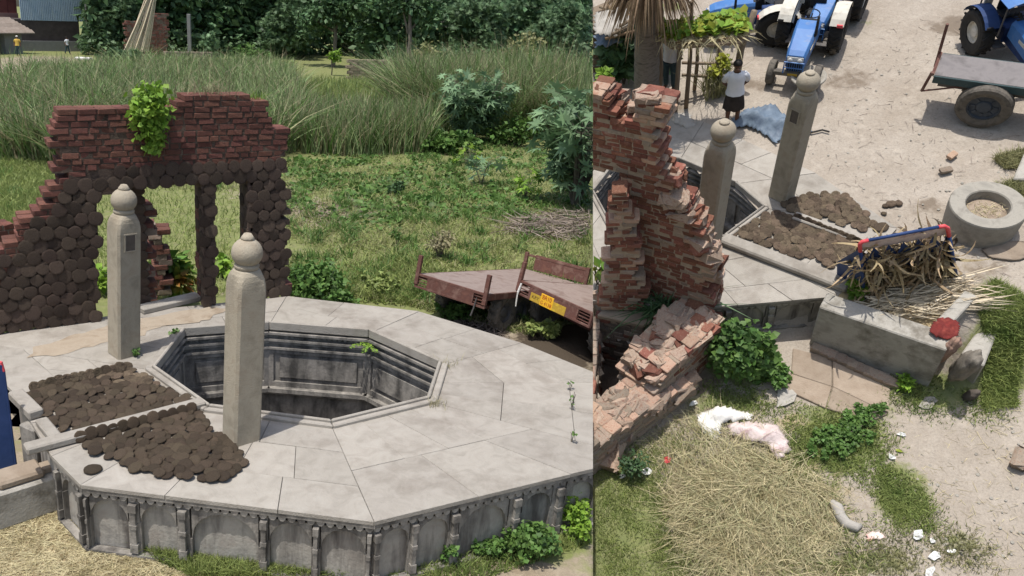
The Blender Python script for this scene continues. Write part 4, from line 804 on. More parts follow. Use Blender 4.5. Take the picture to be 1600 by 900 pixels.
tree('leafy shrub before the right concrete post', 395, 105, 3, [(0, 0, 1.3, 2., 1., 1.)], .06, 600, .4, 'leafbush', name='leafy_shrub')
tree('thin leafy shrub between the concrete posts', 328, 98, 3, [(0, 0, 1.6, .9, .8, 1.3)], .05, 360, .4, 'leafcastor', name='leafy_shrub', shape='castor')
tree('dark tree far behind at the left, over the shed', 165, 70, 12, [(0, 0, 6.5, 4, 3, 3.4)], .25, 1500, .7, 'leafdark')
for i, u in enumerate((230, 420, 600, 760, 900)): tree(['deep shaded tree filling the gap behind the poles', 'deep shaded tree behind the bushy tree', 'deep shaded tree behind the bare trunk', 'deep shaded tree behind the broad tree', 'deep shaded tree at the far right behind the reeds'][i], u, 84+i*3, 13, [(0, 0, 4.2, 7, 2.5, 4.2), (0, 0, 9, 7, 3, 3.6)], .3, 3200, .85, 'leafdark', 'deep shaded trees far behind')
def wallthing(name, label, cat, a, b_, z1, th, mat, z0=0.):
    d, n, ln = oriented(a, b_); b = MB(); fbox(b, a, d, n, 0, ln, z0, z1, -th, 0); return tag(b.o(name, mat, bev=.02), label, cat)
def hpx(P0, P1, u, v): return L.wall(P0, P1)(u, v)[1]
def farbrick(name, label, us, vb, vt, mat='brickL', bl=.34, bh=.16, thick=.4, mx=90):
    t = thing(name, label, 'brick wall'); a, b_ = lp(us[0], vb), lp(us[1], vb); f = L.wall(a, b_); brickwall(t, a, b_, [f(us[0], vb), f(us[1], vb), f(us[1]+1, vt), f(us[0], vt)], thick, bl, bh, [mat], maxn=mx, layers=1, seed=int(us[0])); return t
farbrick('brick_column', 'square brick column beside the leaning poles', (227, 262), 92, 21, 'brickL', .5, .2)
farbrick('brick_column', 'low square brick stub left of the leaning poles', (197, 216), 92, 32, 'brickL', .5, .2)
farbrick('low_brick_wall', 'low rough brick wall under the concrete posts', (258, 335), 106, 80, 'brickgrey', .5, .2)
farbrick('low_brick_wall', 'mossy low brick wall below the bare trunk', (545, 640), 124, 93, 'brickgrey', .6, .24, mx=200)
farbrick('low_brick_wall', 'thin coping of bricks before the mossy wall', (575, 612), 124, 106, 'brickgrey', .5, .2)
a, b_ = lp(310, 84), lp(400, 84); wallthing('compound_wall', 'grey plastered compound wall behind the concrete posts', 'wall', a, b_, hpx(a, b_, 350, 15), .3, 'plaster')
for u, v, vt, lab in ((297, 92, 22, 'left concrete fence post in front of the compound wall'), (371, 84, 23, 'right concrete fence post in front of the compound wall')):
    a = lp(u, v); b = MB(); h_ = hpx(a, a+Vector((1, 0, 0)), u, vt); b.box((0, 0, h_/2), (.36, .36, h_)); o = b.o('fence_post', 'wallgrey', bev=.03); o.location = a; tag(o, lab, 'post', 'concrete fence posts')
pb = thing('pole_bundle', 'bundle of pale thin poles leaning over the brick column', 'poles')
for i in range(16):
    a = lp(200+i*2.2, 66, 0)+Vector((0, -.2*random.random(), 0)); a = lp(196+i*2.4, 96)+Vector((0, random.uniform(-.4, 0), .9)); c = lp(236+i*.8, 96)+Vector((random.uniform(-.2, .3), -.1, hpx(lp(240, 96), lp(250, 96), 246, random.uniform(-12, 4)))); b = MB(); b.tube([a, (a+c)/2+Vector((.05, 0, 0)), c], [.075, .07, .05], 5); b.o('pole', 'palestalk', pb)
# sheds
def corrugated(a, b_, z0, z1, mat, parent, name, k=26, amp=.05):
    d, n, ln = oriented(a, b_); V = []; m = k*4
    for i in range(m+1):
        s = ln*i/m; e = amp*math.sin(2*math.pi*i/4)
        V += [a+d*s+n*e+Vector((0, 0, z0-a.z)), a+d*s+n*e+Vector((0, 0, z1-a.z))]
    return obj(name, mesh(name, V, [(2*i, 2*i+2, 2*i+3, 2*i+1) for i in range(m)], mat), parent)
sh = thing('blue_shed', 'pale blue corrugated shed over a dark brick wall', 'shed'); a, b_ = lp(28, 80), lp(127, 80); f = L.wall(a, b_)
d, n, ln = oriented(a, b_); zt = f(80, -60)[1]; zc = f(80, 31)[1]; zl = f(80, 64)[1]
b = MB(); fbox(b, a, d, n, 0, ln, zl, zc, -3, -.1); b.o('wall', 'walldark', sh); b = MB(); fbox(b, a, d, n, .2, ln+.4, 0, zl, -3, .2); b.o('base_wall', 'wallgrey', sh)
for i in range(6): p_ = a+d*(ln*i/6+.6); corrugated(p_, a+d*(ln*(i+1)/6+.595), zc-.1, zt, 'shedblue', sh, 'cladding_sheet', 6)
b = MB(); fbox(b, a, d, n, .1, ln, zt, zt+.1, -3.2, .3); b.o('roof', 'wallgrey', sh)
rs = thing('red_shed', 'dark red panelled building at the far left corner', 'building'); a2, b2 = lp(-40, 76), lp(33, 76); d2, n2, ln2 = oriented(a2, b2); f2 = L.wall(a2, b2); zz = f2(10, 32)[1]
for i in range(5): b = MB(); fbox(b, a2, d2, n2, i*ln2/5, (i+1)*ln2/5-.04, zz, f2(10, -60)[1], -2, 0); b.o('wall_panel', 'shedred', rs)
b = MB(); fbox(b, a2, d2, n2, 0, ln2, 0, f2(10, 20)[1], -1.9, .12); b.o('wall', 'shedpink', rs)
hut = thing('thatched_hut', 'small hut with a low sloping thatched roof', 'hut'); a3, b3 = lp(-40, 86), lp(40, 84); d3, n3, ln3 = oriented(a3, b3); f3 = L.wall(a3, b3); ze = f3(20, 49)[1]; zr = f3(20, 30)[1]
b = MB(); fbox(b, a3, d3, n3, ln3*.62, ln3-.2, 0, ze, -1.6, -.1); b.o('wall', 'wallgrey', hut); b = MB(); fbox(b, a3, d3, n3, 0, ln3*.6, 0, ze, -1.6, -.8); b.o('doorway', 'black', hut)
for i in range(7):
    f0, f1 = i/7, (i+1)/7; b = MB(); q0 = a3-n3*1.6+Vector((0, 0, zr))-d3*.3; q1 = a3+n3*.5+Vector((0, 0, ze-.1)); lo, hi = q1.lerp(q0, f0), q1.lerp(q0, f1+.05); le = ln3+.9-.9*f0
    b.add([lo, lo+d3*le, hi+d3*le+Vector((0, 0, .06)), hi+Vector((0, 0, .06)), lo-Vector((0, 0, .1)), lo+d3*le-Vector((0, 0, .1)), hi+d3*le, hi], [(0, 1, 2, 3), (4, 5, 1, 0), (1, 5, 6, 2), (7, 6, 5, 4), (0, 3, 7, 4)]); b.o('thatch_course', 'thatch', hut)
b = MB(); b.box((0, 0, 1.5), (.14, .14, 7)); o = b.o('utility_pole', 'wallgrey'); o.location = lp(139, 84); tag(o, 'thin grey pole at the right end of the blue shed', 'pole')
b = MB(); b.box((0, 0, .1), (1.5, .8, .22)); o = b.o('stone_slab', 'sackwhite', bev=.05); o.location = lp(131, 93); tag(o, 'pale slab lying on the far bare ground', 'slab')
b = MB(); b.lathe([(1.1, 0), (.8, .2), (.3, .4), (.05, .45)], 9); o = b.o('earth_heap', 'earthbrick'); o.location = lp(48, 98); tag(o, 'small reddish earth heap on the far bare ground', 'heap')

# dark thicket closing the view behind the trees
def thicket(label, u0, u1, v, n, z1, ls, mat):
    C = pxpoly(L, [(u0, v), (u1, v), (u1, v+5), (u0, v+5)], n); k = C.copy(); C[:, 2] = z1*rng.random(n)**.8; C += rng.normal(size=C.shape)*np.array([.6, .5, .4]); C[:, 2] = np.abs(C[:, 2])
    o = leaves('thicket', C, ls, 'diamond', mat, None, .3, 1.0); tag(o, label, 'thicket'); o['kind'] = 'stuff'
thicket('dark thicket behind the far wall and posts', 142, 600, 82, 9000, 8., .95, 'leafdark')
thicket('dark thicket behind the right reed bed', 560, 924, 100, 8000, 9.5, .85, 'leafdark')
thicket('mid green undergrowth at the foot of the right trees', 600, 924, 112, 3000, 2.6, .5, 'leaffar')
thicket('mid green undergrowth at the foot of the left trees', 150, 470, 84, 2200, 1.8, .5, 'leaffar')
# ------------------------------------------------------------------ people
def skin(name, J, E, mat, parent, root='pelvis', sub=2):
    names = list(J); me = bpy.data.meshes.new(name); me.from_pydata([J[n][:3] for n in names], [(names.index(a), names.index(b)) for a, b in E], [])
    o = bpy.data.objects.new(name, me); COL.objects.link(o); m = o.modifiers.new('s', 'SKIN'); m.use_smooth_shade = True; m.branch_smoothing = .6; s = o.modifiers.new('d', 'SUBSURF'); s.levels = sub; s.render_levels = sub
    for i, n in enumerate(names): v = me.skin_vertices[0].data[i]; r = J[n][3]; v.radius = (r, r) if not isinstance(r, tuple) else r; v.use_root = (n == root)
    bpy.context.view_layer.update(); e = bpy.data.meshes.new_from_object(o.evaluated_get(bpy.context.evaluated_depsgraph_get())); bpy.data.objects.remove(o)
    e.materials.clear(); e.materials.append(MATS[mat]); e.name = name; e.polygons.foreach_set('use_smooth', [True]*len(e.polygons)); return obj(name, e, parent)
def person(label, loc, rz, h=1.65, arms='back', top='shirt', low='skirt', hat=None, stride=0., fingers=True):
    t = thing('person', label, 'person', None, loc, rz); k = h/1.7     # faces -y
    J = {'pelvis': (0, 0, .93, .125), 'spine': (0, .0, 1.12, .12), 'chest': (0, 0, 1.33, .14), 'neck': (0, .01, 1.47, .058), 'jaw': (0, -.015, 1.55, .07), 'head': (0, 0, 1.62, .085), 'crown': (0, .01, 1.68, .06), 'nose': (0, -.1, 1.585, .016)}
    E = [('pelvis', 'spine'), ('spine', 'chest'), ('chest', 'neck'), ('neck', 'jaw'), ('jaw', 'head'), ('head', 'crown'), ('jaw', 'nose')]
    for s, n in ((-1, 'l'), (1, 'r')):
        fw = stride*s
        J.update({'sh'+n: (s*.175, .0, 1.4, .062), 'hip'+n: (s*.09, 0, .86, .095), 'kn'+n: (s*.1, -fw*.5-.01, .49, .062), 'an'+n: (s*.1, .02-fw, .09+max(0, -fw)*.15, .042), 'to'+n: (s*.115, -.13-fw, .035, .035), 'ear'+n: (s*.088, .01, 1.605, .016)})
        if arms == 'back': J.update({'el'+n: (s*.245, .1, 1.13, .044), 'wr'+n: (s*.13, .19, .93, .032), 'pa'+n: (s*.06, .21, .88, .032)}); fd = Vector((-s*.04, .0, -.05))
        else: J.update({'el'+n: (s*.25, .02-fw*.3, 1.13, .046), 'wr'+n: (s*.25, -.05+fw*.5, .88, .032), 'pa'+n: (s*.25, -.06+fw*.5, .81, .032)}); fd = Vector((0, -.01, -.07))
        E += [('chest', 'sh'+n), ('sh'+n, 'el'+n), ('el'+n, 'wr'+n), ('wr'+n, 'pa'+n), ('pelvis', 'hip'+n), ('hip'+n, 'kn'+n), ('kn'+n, 'an'+n), ('an'+n, 'to'+n), ('head', 'ear'+n)]
        if fingers:
            for f in range(5):
                pa = Vector(J['pa'+n][:3]); of = Vector((.0, (f-2)*.018, 0)); ln = (.6, .95, 1.05, 1, .8)[f]; tip = pa+of+fd*ln+(Vector((0, -.03, .03)) if f == 0 else Vector()); J['f%d%s' % (f, n)] = (*(pa+of*.9+fd*.35*ln), .011); J['g%d%s' % (f, n)] = (*tip, .009); E += [('pa'+n, 'f%d%s' % (f, n)), ('f%d%s' % (f, n), 'g%d%s' % (f, n))]
    sc = lambda D: {n: (v[0]*k, v[1]*k, v[2]*k, v[3]*k) for n, v in D.items()}
    skin('body', sc(J), E, 'skin', t)
    JS = {n: list(J[n]) for n in ('pelvis', 'spine', 'chest', 'shl', 'shr')}; 
    for n, r in (('pelvis', .15), ('spine', .145), ('chest', .165), ('shl', .085), ('shr', .085)): JS[n] = (*JS[n][:3], r)
    JS['neckb'] = (0, .01, 1.44, .085)
    for n in 'lr':
        a, b = Vector(J['sh'+n][:3]), Vector(J['el'+n][:3]); JS['sl'+n] = (*a.lerp(b, .8), .078)
    b = MB(); K = 24; V = []; sec = [(.9, .2, .155), (.94, .19, .148), (1.0, .176, .138), (1.12, .165, .128), (1.25, .178, .135), (1.36, .19, .13), (1.42, .165, .105), (1.455, .1, .08), (1.47, .075, .07)]
    for z, rx, ry in sec: V += [((rx+.006*math.sin(3*j+z*20))*math.cos(6.2832*j/K)*k, (ry+.006*math.sin(4*j+z*17))*math.sin(6.2832*j/K)*k, z*k) for j in range(K)]
    b.add(V, [(i*K+j, i*K+(j+1) % K, (i+1)*K+(j+1) % K, (i+1)*K+j) for i in range(len(sec)-1) for j in range(K)])
    for n in 'lr': p0_, p1_ = Vector(J['sh'+n][:3])*k, Vector(JS['sl'+n][:3])*k; b.tube([p0_+Vector((-p0_.x*.25, 0, .0)), p0_.lerp(p1_, .35), p1_], [.075*k, .068*k, .062*k], 12)
    b.o('shirt', top, t, True)
    b = MB()
    if low == 'skirt':
        K = 28; V = []
        for z, r in ((1.0, .145), (.9, .158), (.75, .185), (.6, .205), (.5, .215)):
            V += [((r*1.05+(.015*math.sin(j*2.2) if z < .9 else 0))*math.cos(6.2832*j/K)*k, (r*.8+(.015*math.sin(j*3.1) if z < .9 else 0))*math.sin(6.2832*j/K)*k, (z+(.012*math.sin(j*1.7) if z < .55 else 0))*k) for j in range(K)]
        b.add(V, [(i*K+j, i*K+(j+1) % K, (i+1)*K+(j+1) % K, (i+1)*K+j) for i in range(4) for j in range(K)]); b.o('skirt', low, t, True)
    else:
        JT = {'pelvis': (0, 0, .95, .145)}
        for n in 'lr': JT['hip'+n] = (*J['hip'+n][:3], .105); JT['kn'+n] = (*J['kn'+n][:3], .075); JT['an'+n] = (*J['an'+n][:3], .06)
        skin('trousers', sc(JT), [('pelvis', 'hip'+n) for n in 'lr']+[('hip'+n, 'kn'+n) for n in 'lr']+[('kn'+n, 'an'+n) for n in 'lr'], low, t)
    b = MB(); b.lathe([(.098*math.cos(R(a))*k, .105*math.sin(R(a))*k) for a in (8, 20, 35, 55, 75)]+[(.001, .106*k)], 18, (0, .028*k, 1.635*k)); b.o('hair' if not hat else 'cap', 'hair' if not hat else hat, t, True)
    for s in (-1, 1): b = MB(); b.lathe([(.001, -.008), (.011, 0), (.001, .008)], 8, (s*.032*k, -.083*k, 1.615*k)); b.o('eye', 'black', t, True)
    return t
person('person in a yellow top and white cap by the thatched hut', lp(29, 88), R(20), 1.85, 'side', 'shirtyellow', 'trousers', 'sackwhite', .05, False)
person('person in a white top and teal trousers walking by the blue shed', lp(106, 85), R(70), 1.7, 'side', 'shirt', 'trousers', None, .2, False)
# ------------------------------------------------------------------ the yard plot
PLOT[0] = 'R'
ZL = -.85
def rp(u, v, z=0.): return Rr.p(u, v, z)
RI = [rp(*q, .03) for q in ((975, 235), (1062, 250), (1150, 287), (1195, 325), (1133, 371), (1050, 395), (955, 356), (925, 300))]
RO = [rp(*q, .03) for q in ((945, 150), (1100, 190), (1275, 270), (1402, 356), (1310, 463), (1090, 482), (925, 470), (860, 300))]
rc = sum((Vector(p) for p in RI), Vector())/8
PIT = [rp(*q, -.15) for q in ((938, 490), (1004, 506), (992, 600), (925, 665))]
def vline(u): return np.interp(u, [900, 1000, 1120, 1300, 1400, 1475, 1530, 1600, 1700], [430, 430, 440, 440, 490, 500, 480, 465, 450])
def zR(V):
    V0 = V.copy(); V0[:, 2] = 0; c = (V0-np.array([0, 0, HR]))@BR; ok = c[:, 2] < -2; c[:, 2] = np.minimum(c[:, 2], -2); u = U0-F*c[:, 0]/c[:, 2]; v = V0_+F*c[:, 1]/c[:, 2]
    w = np.interp(u, [900, 1480, 1520, 1600], [28, 28, 95, 120]); s = sstep(0, 1, (v-vline(u))/w)
    return -.02+(ZL+.02)*s+noise2(V[:, 0], V[:, 1], 1.3, 8)*.018
V0_ = V0
def mR(V):
    c = (V-np.array([0, 0, HR]))@BR; c[:, 2] = np.minimum(c[:, 2], -2); u = U0-F*c[:, 0]/c[:, 2]; v = V0_+F*c[:, 1]/c[:, 2]
    gr = blobs(u, v, [(960, 820, 110, 150, 1.3), (1000, 880, 110, 60, 1.2), (1560, 560, 80, 90, 1.2), (1470, 610, 90, 40, 1.), (1310, 690, 100, 70, 1.1), (1410, 770, 60, 65, 1.), (1120, 640, 90, 40, .8), (1350, 880, 140, 40, .6), (1500, 850, 60, 25, .7), (1160, 570, 90, 50, .9), (1585, 250, 40, 22, .9), (1590, 297, 40, 20, 1.), (1050, 10, 30, 12, .8), (1355, 34, 25, 8, .5), (1330, 640, 110, 40, .7), (1225, 112, 40, 10, .5), (1280, 650, 80, 40, .6)])
    st = blobs(u, v, [(1180, 800, 190, 130, 1.1), (1240, 660, 40, 30, .7), (1530, 420, 60, 40, .4), (1320, 810, 40, 40, .3)])
    dk = blobs(u, v, [(1490, 40, 60, 22, .8), (1455, 318, 28, 12, .9), (1000, 200, 60, 90, .4), (1310, 590, 100, 50, .45), (1090, 600, 60, 30, .8), (1330, 125, 70, 26, .6), (1190, 130, 80, 22, .5), (1040, 170, 70, 34, .6), (1540, 420, 70, 40, .5), (1450, 330, 60, 26, .45), (1240, 200, 50, 16, .35), (1420, 200, 90, 20, .3), (1100, 640, 80, 25, .5), (1330, 800, 50, 35, .35), (1500, 790, 90, 30, .3)])  # dark earth and ash; the patch by the pole shelter paints its shade
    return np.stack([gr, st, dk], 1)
gh = shrinkp(RI, .97, rc)
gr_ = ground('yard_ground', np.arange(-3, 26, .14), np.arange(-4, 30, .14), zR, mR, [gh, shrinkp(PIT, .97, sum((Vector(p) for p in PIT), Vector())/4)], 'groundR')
# ------------------------------------------------------------------ stepwell corner in the yard
yp = thing('stepwell_corner', 'pale stone stepwell corner with dark open well beside the ruined wall', 'stepwell')
paving(RI, RO, .03, yp, seed=8, th=.06)
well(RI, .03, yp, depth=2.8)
s_a, s_b = rp(1090, 482, .03), rp(1310, 463, .03); side(s_a, s_b, pxs(Rr, s_a, s_b, ((1090, 1130), (1140, 1192), (1206, 1262)), 520), ZL, .03, yp)
side(s_b, rp(1348, 432, .03), [], ZL, .03, yp)
pillar('leaning stone pillar with stained dome beside the ruined brick wall', rp(1103, 388, .03), R(27), 3.1, .395, (R(-1), R(3), 0), broken=True, ds=1.02)
pillar('stone pillar with a dark square niche standing above the drying beds', rp(1221, 305, .03), R(20), 2.9, .36, (R(-1), R(3.2), 0), niche=R(180), broken=True, ds=1.05)
tag(curb([rp(1128, 376, .03), rp(1326, 452, .03)], .26, .13, .034, bev=.03), 'long moulded stone curb below the lower drying bed', 'curb')
tag(curb([rp(1240, 340, .03), rp(1352, 380, .03)], .2, .09, .034), 'stone curb between the two yard drying beds', 'curb')
tag(curb([rp(1310, 440, .03), rp(1345, 405, .03)], .22, .12, .034), 'short stone curb at the outer end of the lower drying bed', 'curb')
I1 = bed([(1141, 366), (1203, 328), (1238, 340), (1342, 382), (1316, 418), (1300, 420)], .128, Rr, .03, '', '', rad=.088, rows=[(((1242, 343), (1342, 382)), 12, 1)])
I2 = bed([(1208, 322), (1258, 304), (1322, 303), (1370, 348), (1352, 362), (1250, 334)], .128, Rr, .03, '', '', rad=.088)
print('R cakes', len(I1), len(I2))
for it, lab in ((I1, 'dung cakes covering the lower yard drying bed'), (I2, 'dung cakes covering the upper yard drying bed')):
    q = joinstuff('dung_cakes', it, None); tag(q, lab, 'dung cakes')
o = obj('dung_cake', CAKE[1]); o.matrix_basis = Matrix.Translation(rp(1376, 356, .04))@Matrix.Diagonal((.14, .11, .16, 1)); tag(o, 'single dung cake lying on the curb corner', 'dung cake')
# trough of concrete walls with fodder
tr = thing('fodder_trough', 'concrete fodder trough with stained side beside the stepwell corner', 'trough')
a, b_ = rp(1264, 538, ZL), rp(1449, 606, ZL); f = Rr.wall(a, b_); d, n, ln = oriented(a, b_); zt = ZL+f(1380, 514)[1]
b = MB(); fbox(b, a, d, n, 0, ln, ZL-.1, zt, -.36, 0); b.o('wall', 'concrete', tr, bev=.02)
a2, b2 = rp(1478, 516, zt-.02), rp(1528, 462, zt-.02); d2, n2, ln2 = oriented(a2, b2); b = MB(); fbox(b, a2, d2, n2, -.1, ln2, ZL-.1, zt-.02, -.2, 0); b.o('wall', 'concrete', tr, bev=.02)
b = MB(); fbox(b, a, d, n, .1, ln-.1, ZL, zt-.25, -1.5, -.36); b.o('fodder_bed', 'husk', tr)
a3, b3 = rp(1502, 592, ZL), rp(1556, 533, ZL); d3, n3, ln3 = oriented(a3, b3); f3 = Rr.wall(a3, b3); z3 = ZL+f3(1530, 530)[1]*.9; b = MB(); b.prism(sorted_ccw([rp(*q, -.2) for q in ((1538, 502), (1563, 508), (1538, 572), (1502, 552))]), ZL-.1, -.2); tag(b.o('concrete_block', 'concrete', bev=.02), 'pale concrete block in the grass right of the trough', 'block')
for i, q in enumerate((((1238, 545), (1300, 560), (1300, 606), (1235, 585)), ((1300, 560), (1392, 592), (1388, 648), (1300, 606)), ((1235, 585), (1300, 606), (1290, 640), (1225, 610)), ((1300, 606), (1388, 648), (1360, 662), (1290, 640)))):
    P = sorted_ccw([rp(*x, ZL) for x in q]); o = slab(P, ZL-.1, ZL+.035+.006*i, None, 'ground_slab', 'earthbrick', .01, .01); tag(o, ['earth stained slab under the trough, nearest the arch panel', 'earth stained slab under the middle of the trough side', 'broken slab at the weedy edge below the arch panel', 'slab at the lower edge below the trough'][i], 'slab', 'earth stained slabs')
edg = thing('brick_edging', 'row of edging bricks along the foot of the trough', 'edging')
for i in range(9): c = rp(1268, 540, ZL).lerp(rp(1392, 598, ZL), (i+.5)/9)+Vector((0, -.1, .07)); obj('brick', random.choice(BRK['brickgrey']), edg, c, (0, random.uniform(-.06, .06), math.atan2(d.y, d.x)+random.uniform(-.08, .08)), (.27, .16, .12))
# crib
crib = thing('fodder_crib', 'blue crib with red corners heaped with dry maize husks', 'crib')
c0, c1 = rp(1351, 474, -.1), rp(1497, 448, -.1); cf = Rr.wall(c0, c1); d, n, ln = oriented(c0, c1); hh0 = cf(1343, 378)[1]; hh1 = cf(1480, 352)[1]; s0, s1 = cf(1343, 378)[0], cf(1480, 352)[0]
tl, trr = c0+d*s0+Vector((0, 0, hh0)), c0+d*s1+Vector((0, 0, hh1)); 
for nm, pts in (('left_post', [c0, c0.lerp(tl, .86)]), ('right_post', [c1, c1.lerp(trr, .84)]), ('top_bar', [tl.lerp(trr, .1), tl.lerp(trr, .9)])): b = MB(); b.tube(pts, .028, 10); b.o(nm.split('_')[1], 'bluedk', crib, True)
for pts in ([c0.lerp(tl, .86), c0.lerp(tl, .96), tl.lerp(trr, .03)-Vector((0, 0, .01)), tl.lerp(trr, .1)], [c1.lerp(trr, .84), c1.lerp(trr, .96), trr.lerp(tl, .03)-Vector((0, 0, .01)), trr.lerp(tl, .1)]): b = MB(); b.tube(pts, .032, 10); b.o('corner_joint', 'red', crib, True)
bk = -n*.45; K = 13; V = []
for i in range(K):
    x = i/(K-1); zt_ = .7 if i % 2 else .86; V += [c0.lerp(c1, x)+bk*.5, (c0.lerp(c1, x)).lerp(tl.lerp(trr, x), zt_)-n*.03]
b = MB(); b.add(V+[v-n*.01 for v in V], [(2*i, 2*i+2, 2*i+3, 2*i+1) for i in range(K-1)]); b.o('back_sheet', 'bluedk', crib)
b = MB(); b.add([c0, c0.lerp(tl, .9), c0+bk*1.2-d*.25, c0.lerp(tl, .35)+bk*1.2-d*.2], [(0, 1, 3, 2)]); b.o('side_sheet', 'bluedk', crib)
b = MB(); b.add([c1, c1.lerp(trr, .9), c1+bk, c1.lerp(trr, .35)+bk], [(0, 1, 3, 2)]); b.o('side_sheet', 'bluedk', crib)
V = []; 
for i in range(K): x = i/(K-1); V += [tl.lerp(trr, x)-Vector((0, 0, .03)), (c0.lerp(c1, x)).lerp(tl.lerp(trr, x), .8)+bk*.2]
b = MB(); b.add(V, [(2*i, 2*i+2, 2*i+3, 2*i+1) for i in range(K-1)]); b.o('pale_net', 'sackpink', crib)
def inquad(n): return rng.random(n), rng.random(n)
def onframe(n, lo, hi, out0, out1):
    x, y = rng.random(n), lo+(hi-lo)*rng.random(n); A = np.array(c0)+(np.array(c1)-np.array(c0))*x[:, None]; T = np.array(tl)+(np.array(trr)-np.array(tl))*x[:, None]
    return A+(T-A)*y[:, None]+np.array(n3v)*(out0+(out1-out0)*rng.random(n))[:, None]
n3v = n
N_ = 620; P = onframe(N_, .05, .72, -.22, .02); P2_ = onframe(60, .6, .84, -.1, .03); P = np.concatenate([P, P2_]); N_ = len(P); o = curls('dry_husks', P, .22+.55*rng.random(N_)**1.3, .042, 'husk', ang=(.5, 2.4)); tag(o, 'curled dry maize husks heaped in the blue crib', 'husks'); o['kind'] = 'stuff'
N_ = 300; P = onframe(N_, -.05, .8, -.3, -.08); o = curls('dark_husks', P, .15+.25*rng.random(N_), .08, 'dung'); tag(o, 'dark husks deep in the blue crib', 'husks'); o['kind'] = 'stuff'  # darker, broader curls set further back than the paler husks
N_ = 620; P = onframe(N_, -.12, .12, .0, .6); P = P-np.array(c1-c0)*.18*rng.random((N_, 1)); P[:, 2] = zt-.2+.2*rng.random(N_); o = strips('cut_stalks', P, .2+.35*rng.random(N_), .022, 'palestalk', 1., d0=(rdir(N_)*.5+np.array([.9, -.35, .0]))*np.array([1, 1, .25]), bend=rdir(N_)*.15); tag(o, 'pale cut stalks spread below the blue crib', 'stalks'); o['kind'] = 'stuff'
# cloth lumps
def lump(name, label, cat, c, r, mat, rot=(0, 0, 0), amp=.2, seed=1, freq=3., group=None, k=4, flat=True):
    bm = bmesh.new(); bmesh.ops.create_icosphere(bm, subdivisions=k, radius=1); rg = np.random.default_rng(seed); D = rg.normal(size=(7, 3)); ph = rg.random(7)*6.28
    for v in bm.verts:
        w = sum(abs(math.sin(v.co.dot(Vector(D[i]))*freq*(.5+.35*i)+ph[i]))/(1+i*.6) for i in range(7))-1.7; v.co *= 1+amp*w*.5
        if flat and v.co.z < -.35: v.co.z = -.35-(v.co.z+.35)*.1
        v.co = Vector((v.co.x*r[0], v.co.y*r[1], v.co.z*r[2]))
    me = bpy.data.meshes.new(name); bm.to_mesh(me); bm.free(); me.materials.append(MATS[mat]); me.polygons.foreach_set('use_smooth', [name not in ('masonry_block', 'rubble_block')]*len(me.polygons)); o = obj(name, me, None, c, rot); return tag(o, label, cat, group)
def crumple(name, label, cat, poly, z, amp, mat, seed=1, res=.06, fold=5., th=.012, bias=None):
    W = [rp(*q, z) for q in poly]; P2 = np.array([(p.x, p.y) for p in W]); lo, hi = P2.min(0), P2.max(0); c = P2.mean(0); nx, ny = int((hi[0]-lo[0])/res)+2, int((hi[1]-lo[1])/res)+2
    X, Y = np.meshgrid(np.linspace(lo[0], hi[0], nx), np.linspace(lo[1], hi[1], ny)); X, Y = X.ravel(), Y.ravel(); rg = np.random.default_rng(seed)
    Z = np.zeros_like(X)
    for i in range(6): a = rg.random()*3.14; f = fold*(.45+.5*i); q_ = (X*math.cos(a)+Y*math.sin(a))*f/3.14+rg.random()*6+.35*np.sin(X*2.1+i)+.35*np.sin(Y*2.7-i); Z += np.abs((q_ % 1)-.5)*2/(1+.9*i)
    Z = (Z-Z.min())/(Z.max()-Z.min()); e = np.ones_like(X)
    for i in range(len(P2)):
        a_, b__ = P2[i], P2[(i+1) % len(P2)]; ab = b__-a_; t = np.clip(((X-a_[0])*ab[0]+(Y-a_[1])*ab[1])/(ab@ab), 0, 1); e = np.minimum(e, np.hypot(X-a_[0]-ab[0]*t, Y-a_[1]-ab[1]*t)/.25)
    Zf = z+.015+amp*Z*(.25+.75*np.clip(e, 0, 1)); i = np.arange(ny-1)[:, None]*nx+np.arange(nx-1)[None]; T = np.stack([i, i+1, i+1+nx, i+nx], -1).reshape(-1, 4); jx = X+rg.normal(size=len(X))*res*.12; jy = Y+rg.normal(size=len(X))*res*.12
    V = np.stack([jx, jy, Zf], 1); cc = V[T].mean(1); T = T[inpolyn(cc[:, 0], cc[:, 1], P2)]; used = np.unique(T); mp = -np.ones(len(V), int); mp[used] = np.arange(len(used)); me = npmesh(name, V[used], mp[T], mat)
    o = obj(name, me); m = o.modifiers.new('th', 'SOLIDIFY'); m.thickness = th; return tag(o, label, cat)
crumple('tarpaulin', 'crumpled faded blue tarpaulin spread beside the standing person', 'tarpaulin', [(1140, 192), (1165, 172), (1205, 168), (1228, 182), (1255, 195), (1268, 208), (1250, 214), (1225, 216), (1212, 226), (1190, 210), (1165, 200), (1143, 205)], 0, .34, 'tarp', 3, .045, 4.2)
crumple('plastic_sheet', 'small grey plastic sheet lying by the shelter post', 'sheet', [(1050, 178), (1075, 176), (1088, 196), (1070, 202), (1052, 192)], 0, .14, 'rag', 5)
crumple('woven_sack', 'white woven sack lying open on the grass', 'sack', [(1086, 652), (1120, 638), (1150, 642), (1174, 648), (1172, 656), (1140, 662), (1128, 664), (1122, 690), (1098, 676)], ZL, .3, 'sackwhite', 8, .05)
crumple('woven_sack', 'pinkish soiled woven sack beside the white sack', 'sack', [(1136, 668), (1170, 660), (1208, 664), (1226, 684), (1236, 706), (1214, 720), (1200, 700), (1168, 690), (1140, 684)], ZL, .36, 'sackpink', 9, .05)
crumple('red_cloth', 'bundled dark red cloth on the trough corner', 'cloth', [(1453, 512), (1466, 500), (1484, 497), (1497, 507), (1496, 526), (1480, 532), (1462, 530), (1452, 522)], zt, .26, 'clothred', 3, .03, 9.)
